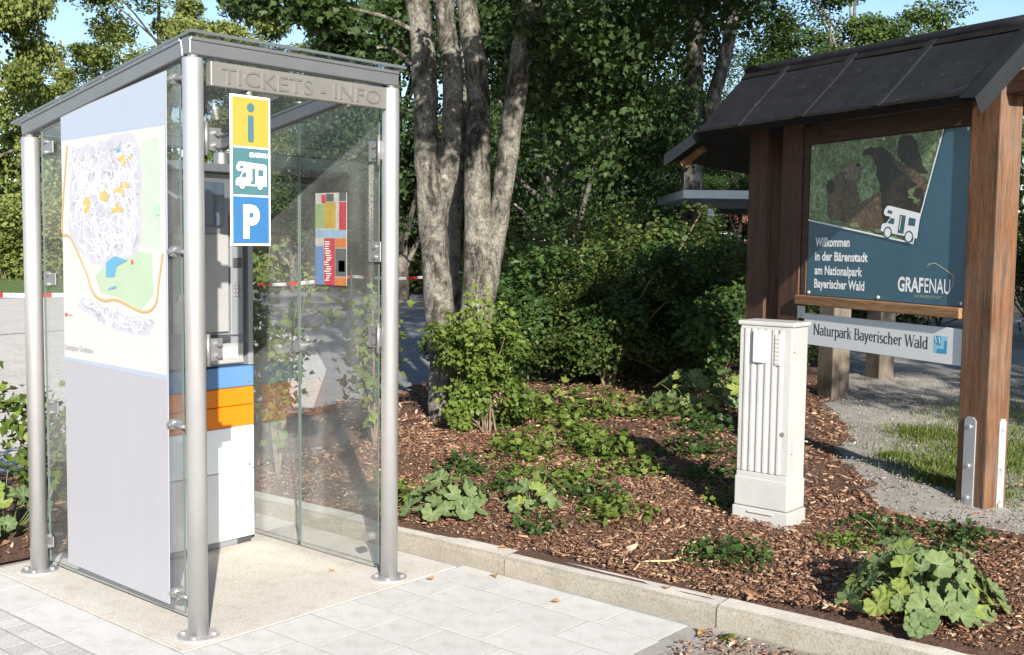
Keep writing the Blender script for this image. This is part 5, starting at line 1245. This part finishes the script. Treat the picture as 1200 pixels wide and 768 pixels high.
tf = [(3.15, .95, 120, .22, .16, .055, 'leaf_bright', "yellow green seedling clump right of the leafy maple shrub"), (3.6, .55, 140, .24, .18, .06, 'leaf_bright', "pale yellow plant in the middle of the mulch below the dark shrubs"),
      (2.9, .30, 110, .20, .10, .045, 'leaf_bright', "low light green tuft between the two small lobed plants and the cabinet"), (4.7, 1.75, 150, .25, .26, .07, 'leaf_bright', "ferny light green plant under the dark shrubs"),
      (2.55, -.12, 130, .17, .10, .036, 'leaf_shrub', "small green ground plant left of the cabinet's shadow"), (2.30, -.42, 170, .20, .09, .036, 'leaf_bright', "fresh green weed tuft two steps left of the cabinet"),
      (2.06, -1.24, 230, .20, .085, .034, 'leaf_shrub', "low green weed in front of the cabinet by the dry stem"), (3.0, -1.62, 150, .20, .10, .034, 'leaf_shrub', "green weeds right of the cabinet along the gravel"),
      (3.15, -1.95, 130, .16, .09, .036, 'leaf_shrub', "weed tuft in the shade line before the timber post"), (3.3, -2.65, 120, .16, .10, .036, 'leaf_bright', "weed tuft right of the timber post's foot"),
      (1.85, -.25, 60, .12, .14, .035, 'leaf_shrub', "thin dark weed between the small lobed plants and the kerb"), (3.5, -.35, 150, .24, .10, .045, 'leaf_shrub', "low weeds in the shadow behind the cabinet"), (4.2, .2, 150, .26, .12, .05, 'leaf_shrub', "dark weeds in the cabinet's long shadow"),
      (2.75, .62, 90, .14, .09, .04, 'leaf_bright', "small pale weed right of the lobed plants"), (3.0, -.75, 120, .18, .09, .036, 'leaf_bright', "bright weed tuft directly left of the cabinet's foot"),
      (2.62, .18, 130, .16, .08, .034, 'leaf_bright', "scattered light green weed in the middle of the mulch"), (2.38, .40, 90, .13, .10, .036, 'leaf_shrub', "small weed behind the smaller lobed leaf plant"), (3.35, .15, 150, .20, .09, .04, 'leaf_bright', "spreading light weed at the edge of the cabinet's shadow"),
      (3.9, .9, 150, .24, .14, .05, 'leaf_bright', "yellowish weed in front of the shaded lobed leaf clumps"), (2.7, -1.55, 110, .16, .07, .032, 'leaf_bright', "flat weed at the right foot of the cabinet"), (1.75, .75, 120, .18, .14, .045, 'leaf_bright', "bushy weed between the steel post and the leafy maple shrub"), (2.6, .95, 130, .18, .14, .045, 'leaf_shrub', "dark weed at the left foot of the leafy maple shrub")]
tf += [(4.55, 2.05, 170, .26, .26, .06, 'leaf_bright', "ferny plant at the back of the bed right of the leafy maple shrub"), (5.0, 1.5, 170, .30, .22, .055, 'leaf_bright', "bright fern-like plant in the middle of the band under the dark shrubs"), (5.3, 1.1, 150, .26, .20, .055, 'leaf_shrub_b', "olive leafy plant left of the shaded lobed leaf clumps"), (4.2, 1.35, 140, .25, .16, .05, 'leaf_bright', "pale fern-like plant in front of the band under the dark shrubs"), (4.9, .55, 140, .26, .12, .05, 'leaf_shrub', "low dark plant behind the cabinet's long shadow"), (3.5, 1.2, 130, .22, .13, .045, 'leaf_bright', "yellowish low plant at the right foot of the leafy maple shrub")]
for i, (x, y, n, rd, h, lf, mt, lb_) in enumerate(tf): tuft("weed_tuft", x, y, int(n * 1.7), rd * 1.25, h * 1.2, lf, mt, 100 + i, lb_, "weed")
tuft("weed_tuft", 1.40, -1.62, 26, .035, .04, .03, 'leaf_bright', 140, "tiny weed in the dirt below the kerb joint", "weed", z=0)
tuft("weed_tuft", 1.40, -2.05, 40, .05, .05, .035, 'leaf_bright', 141, "tiny weed beside the grey plastic bit at the kerb foot", "weed", z=0)
b = MB(); b.tube(smooth_path([(1.40, -2.05, -.01), (1.392, -2.062, .012), (1.382, -2.08, .014), (1.376, -2.10, -.01)], 3), [.012, .016, .020, .024, .024, .024, .022, .019, .016, .012], 8, lump=.2); tag(b.build("stone", 'plastic_grey'), "grey plastic bit lying in the dirt at the foot of the kerb", "stone")  # a grey bit of plastic, modelled as a small lump

# wood chips on the bed
def chips(n, xr, yr, cond, smin, smax, r_, zf):
    P = np.column_stack([r_.uniform(*xr, n), r_.uniform(*yr, n)]); k_ = np.array([cond(x, y) for x, y in P]); P = P[k_]; n = len(P)
    z = np.array([zf(x, y) for x, y in P]) + r_.uniform(.0, .022, n)
    L = r_.uniform(smin, smax, n) * (1 + (r_.random(n) > .95) * 1.1); Wd = L * r_.uniform(.16, .42, n); T = Wd * .3 + .001
    a = r_.uniform(0, 6.283, n); pt = r_.normal(size=n) * .28; rl = r_.normal(size=n) * .45
    X = np.column_stack([np.cos(a) * np.cos(pt), np.sin(a) * np.cos(pt), np.sin(pt)]); S_ = np.column_stack([-np.sin(a) * np.cos(rl), np.cos(a) * np.cos(rl), np.sin(rl)]); Z = np.cross(X, S_)
    tv = np.array([(-.5, -.35, 0), (-.2, .5, 0), (.5, .3, 0), (.35, -.45, 0), (-.42, -.25, 1), (-.2, .38, 1), (.45, .22, 1), (.3, -.36, 1)])
    tf_ = np.array([(4, 7, 6), (4, 6, 5), (0, 3, 7), (0, 7, 4), (1, 0, 4), (1, 4, 5), (2, 1, 5), (2, 5, 6), (3, 2, 6), (3, 6, 7)])
    C0 = np.column_stack([P, z])
    V = C0[:, None] + tv[None, :, 0:1] * (X * L[:, None])[:, None] + tv[None, :, 1:2] * (S_ * Wd[:, None])[:, None] + tv[None, :, 2:3] * (Z * T[:, None])[:, None]
    F = (np.arange(n)[:, None, None] * 8 + tf_[None]).reshape(-1, 3); return V.reshape(-1, 3), F, np.repeat(np.clip(r_.beta(1.5, 2.2, n), 0, 1), 8)
r_ = np.random.default_rng(5)
bedc = lambda x, y: x > kx(y) + .119 + .006 * math.sin(y * 23) and y < lot_edge(x) and not gravel_side(x, y)
patch = lambda x, y: math.sin(x * 5.1 + 2 * math.sin(y * 3.3)) * math.sin(y * 4.7 + 1.5 * math.sin(x * 2.9))
bedp = lambda x, y: bedc(x, y) and r_.random() < .80 + .55 * patch(x, y)
parts_ = [chips(26000, (1.5, 3.4), (-3.6, 2.0), bedc, .004, .014, r_, bed_z), chips(42000, (1.5, 3.6), (-3.6, 2.2), bedp, .007, .040, r_, bed_z), chips(15000, (3.2, 8.5), (-1.5, 4.2), bedc, .016, .06, r_, bed_z), chips(4000, (-2.0, 1.6), (1.55, 3.3), lambda x, y: True, .015, .06, r_, lambda x, y: .03),
          chips(2200, (.75, 1.45), (-3.0, -1.50), lambda x, y: r_.random() < .75, .01, .035, r_, lambda x, y: -.002), chips(1300, (3.3, 4.6), (-3.2, -.8), lambda x, y: r_.random() < .25, .012, .045, r_, lambda x, y: bed_z(x, y) + .01)]
VV = []; FF = []; TT = []; o_ = 0
for V, F, T in parts_: VV.append(V); FF.append(F + o_); TT.append(T); o_ += len(V)
tag(obj("wood_mulch", bulk_mesh("wood_mulch", np.vstack(VV), np.vstack(FF), 'chip', np.concatenate(TT))), "reddish brown bark mulch covering the planting bed", "mulch", kind='stuff')
# gravel stones and grass patches
V, F, T = chips(34000, (3.3, 10.0), (-3.6, 1.6), lambda x, y: gravel_side(x, y), .006, .020, r_, lambda x, y: bed_z(x, y) + .008)
V2, F2, T2_ = chips(1200, (.75, 1.46), (-3.0, -1.6), lambda x, y: True, .006, .022, r_, lambda x, y: -.004)
tag(obj("gravel", bulk_mesh("gravel", np.vstack([V, V2]), np.vstack([F, F2 + len(V)]), 'pebble', np.concatenate([T, T2_]))), "loose grey gravel stones on the path behind the cabinet", "gravel", kind='stuff')
def grass_patch(n, spots, r_, h, w):
    idx = r_.integers(0, len(spots), n); s_ = np.array(spots)[idx]; P = s_[:, :2] + r_.normal(size=(n, 2)) * s_[:, 2:3]
    z = np.array([bed_z(x, y) for x, y in P]) + .005; a = r_.uniform(0, 6.283, n); H = h * r_.uniform(.4, 1.2, n); lean = r_.uniform(.1, .9, n)
    d = np.column_stack([np.cos(a), np.sin(a), np.zeros(n)]); s2 = np.column_stack([-np.sin(a), np.cos(a), np.zeros(n)]); C0 = np.column_stack([P, z])
    v0 = C0 - s2 * w; v1 = C0 + s2 * w; m0 = C0 + d * (H * lean * .35)[:, None] + np.array([0, 0, 1]) * (H * .6)[:, None]; v2 = C0 + d * (H * lean)[:, None] + np.array([0, 0, 1]) * (H * .95)[:, None]
    V = np.stack([v0, v1, m0 + s2 * w * .8, m0 - s2 * w * .8, v2], 1).reshape(-1, 3); F = (np.arange(n)[:, None, None] * 5 + np.array([(0, 1, 2), (0, 2, 3), (3, 2, 4)])[None]).reshape(-1, 3)
    return bulk_mesh("grass", V, F, 'grass', np.repeat(r_.uniform(0, 1, n), 5))
gs = [(4.6, -1.35, .16), (5.2, -1.4, .25), (5.9, -1.3, .35), (6.6, -1.2, .4), (5.4, -1.9, .3), (6.2, -2.2, .5), (5.0, -2.6, .45), (4.4, -2.9, .4), (7.5, -1.0, .4), (6.8, -2.9, .6), (4.1, -1.75, .07), (4.25, -1.5, .08), (5.8, -3.2, .5), (8.3, -1.8, .6), (9.5, -1.5, .7), (9.0, -3, .8), (6.0, -.75, .15), (4.9, -.95, .06), (4.3, -2.4, .25), (4.1, -2.8, .3), (4.7, -3.2, .3), (5.2, -1.75, .3), (5.6, -1.5, .3)]
tag(obj("grass", grass_patch(34000, gs, r_, .055, .0034)), "short grass spreading over the gravel behind the sign posts", "grass", kind='stuff')

# dry stem, fallen leaves
b = MB(); b.tube(smooth_path([(1.66, -.98, .105), (1.74, -.98, .125), (1.82, -1.06, .128), (1.90, -1.08, .130), (2.02, -1.02, .140), (2.12, -1.03, .155)], 5), .0045, 6); tag(b.build("dry_stem", 'dry_stem'), "pale curved dry stem lying on the mulch beside the kerb", "stem")
for i, (x, y, z, s_, lb_) in enumerate([(1.16, -.16, .004, .045, "small yellow leaf at the foot of the right front post"), (1.395, -1.50, .004, .07, "brown leaf lying on the slabs by the kerb joint"), (1.40, -.36, .006, .045, "brown leaf lying on the paving left of the kerb joint"), (1.555, -.28, .096, .05, "curled brown leaf on top of the kerb near the shelter"), (1.565, -1.22, .096, .04, "small dark leaf on the kerb top past the dry stem"), (1.30, -.80, .004, .05, "thin dry leaf on the slabs along the kerb"), (.93, .28, .004, .035, "dark leaf on the concrete pad near the right glass")]):
    mb = MB(); v_ = [Vector((q_[0], q_[1] - .5, q_[2] * 1.4 + .05)) * s_ for q_ in LEAF8[0]]; mb.add(v_, [list(f_) for f_ in LEAF8[1]]); o = mb.build("fallen_leaf", 'leaf_fallen', None, (x, y, z)); o.rotation_euler = (0, 0, i * 1.3); tag(o, lb_, "leaf", "fallen leaves")

# ------------------------------------------------------------------ things in the background
BT = thing("barrier_tape", "red and white barrier tape stretched across the parking lot", "tape")
a0 = np.array([*at(-60, 16.0), .72]); a1 = np.array([*at(640, 33), .80])
segs = 44
for i in range(segs):
    p, q2 = a0 + (a1 - a0) * i / segs, a0 + (a1 - a0) * (i + 1) / segs; sg = lambda t: -.10 * math.sin(PI * ((t * 4) % 1))
    d = .065; zp, zq = sg(i / segs), sg((i + 1) / segs - 1e-6); mb = MB()
    mb.add([(p[0], p[1], p[2] + zp), (q2[0], q2[1], q2[2] + zq), (q2[0], q2[1], q2[2] + d + zq), (p[0], p[1], p[2] + d + zp)], [[0, 1, 2, 3]])
    o = mb.build("tape_segment", 'red_paint' if i % 2 else 'tape_white', BT); so = o.modifiers.new("solid", 'SOLIDIFY'); so.thickness = .002
for i in range(5):
    p = a0 + (a1 - a0) * i / 4; mb = MB(); mb.tube([(p[0], p[1], -.02), (p[0], p[1], .95)], .022, 8); mb.build("tape_post", 'dark_metal', BT)

CP = thing("carport", "flat roofed carport with pale metal edge behind the dark shrubs", "carport", (*at(858, 22), 0), math.atan2(_e.y, _e.x))
b = MB(); b.box((-1.02, 0, 2.49), (2.6, 4.0, 2.66), .01); b.build("roof", 'galv_pale', CP)
b = MB(); b.box((-.75, .1, 2.30), (2.6, .22, 2.45), .008); b.box((-.75, 3.4, 2.30), (2.6, 3.55, 2.45), .008); b.build("roof_beam", 'dark_metal', CP)
for x in (-.46, 2.3):
    b = MB(); b.box((x - .06, .02, 0), (x + .06, .16, 2.298), .006); b.build("post", 'galv_pale', CP)
b = MB(); b.box((.35, -.02, 2.33), (.62, .09, 2.44), .01); b.build("lamp_housing", 'white_paint', CP)
b = MB(); b.tube([(-1.0, .02, 2.66), (-1.0, .02, 3.0)], .012, 6); b.build("rod", 'galv_pale', CP)

RH = thing("red_house", "red walled house glimpsed through the dark trees left of the carport", "house", (*at(770, 40), 0), math.atan2(_e.y, _e.x))
b = MB(); b.box((-3.2, 0, -.05), (6.5, 6, 2.4), .02); b.build("wall", 'red_wall', RH)
b = MB(); b.prism([(-.5, 2.35), (6.5, 2.35), (3.0, 3.35)], (-3.6, 0, 0), (0, 1, 0), (0, 0, 1), (1, 0, 0), 10.6); b.build("roof", 'roof_tile', RH)
for x in (-2.2, .2, 2.6, 5.0):
    b = MB(); b.box((x - .55, -.06, .95), (x + .55, .03, 2.05), .01); w_ = b.build("window", 'white_paint', RH)
    b = MB(); b.box((x - .46, -.075, 1.04), (x - .03, -.055, 1.96), .003); b.box((x + .03, -.075, 1.04), (x + .46, -.055, 1.96), .003); b.build("pane", 'car_glass', w_)
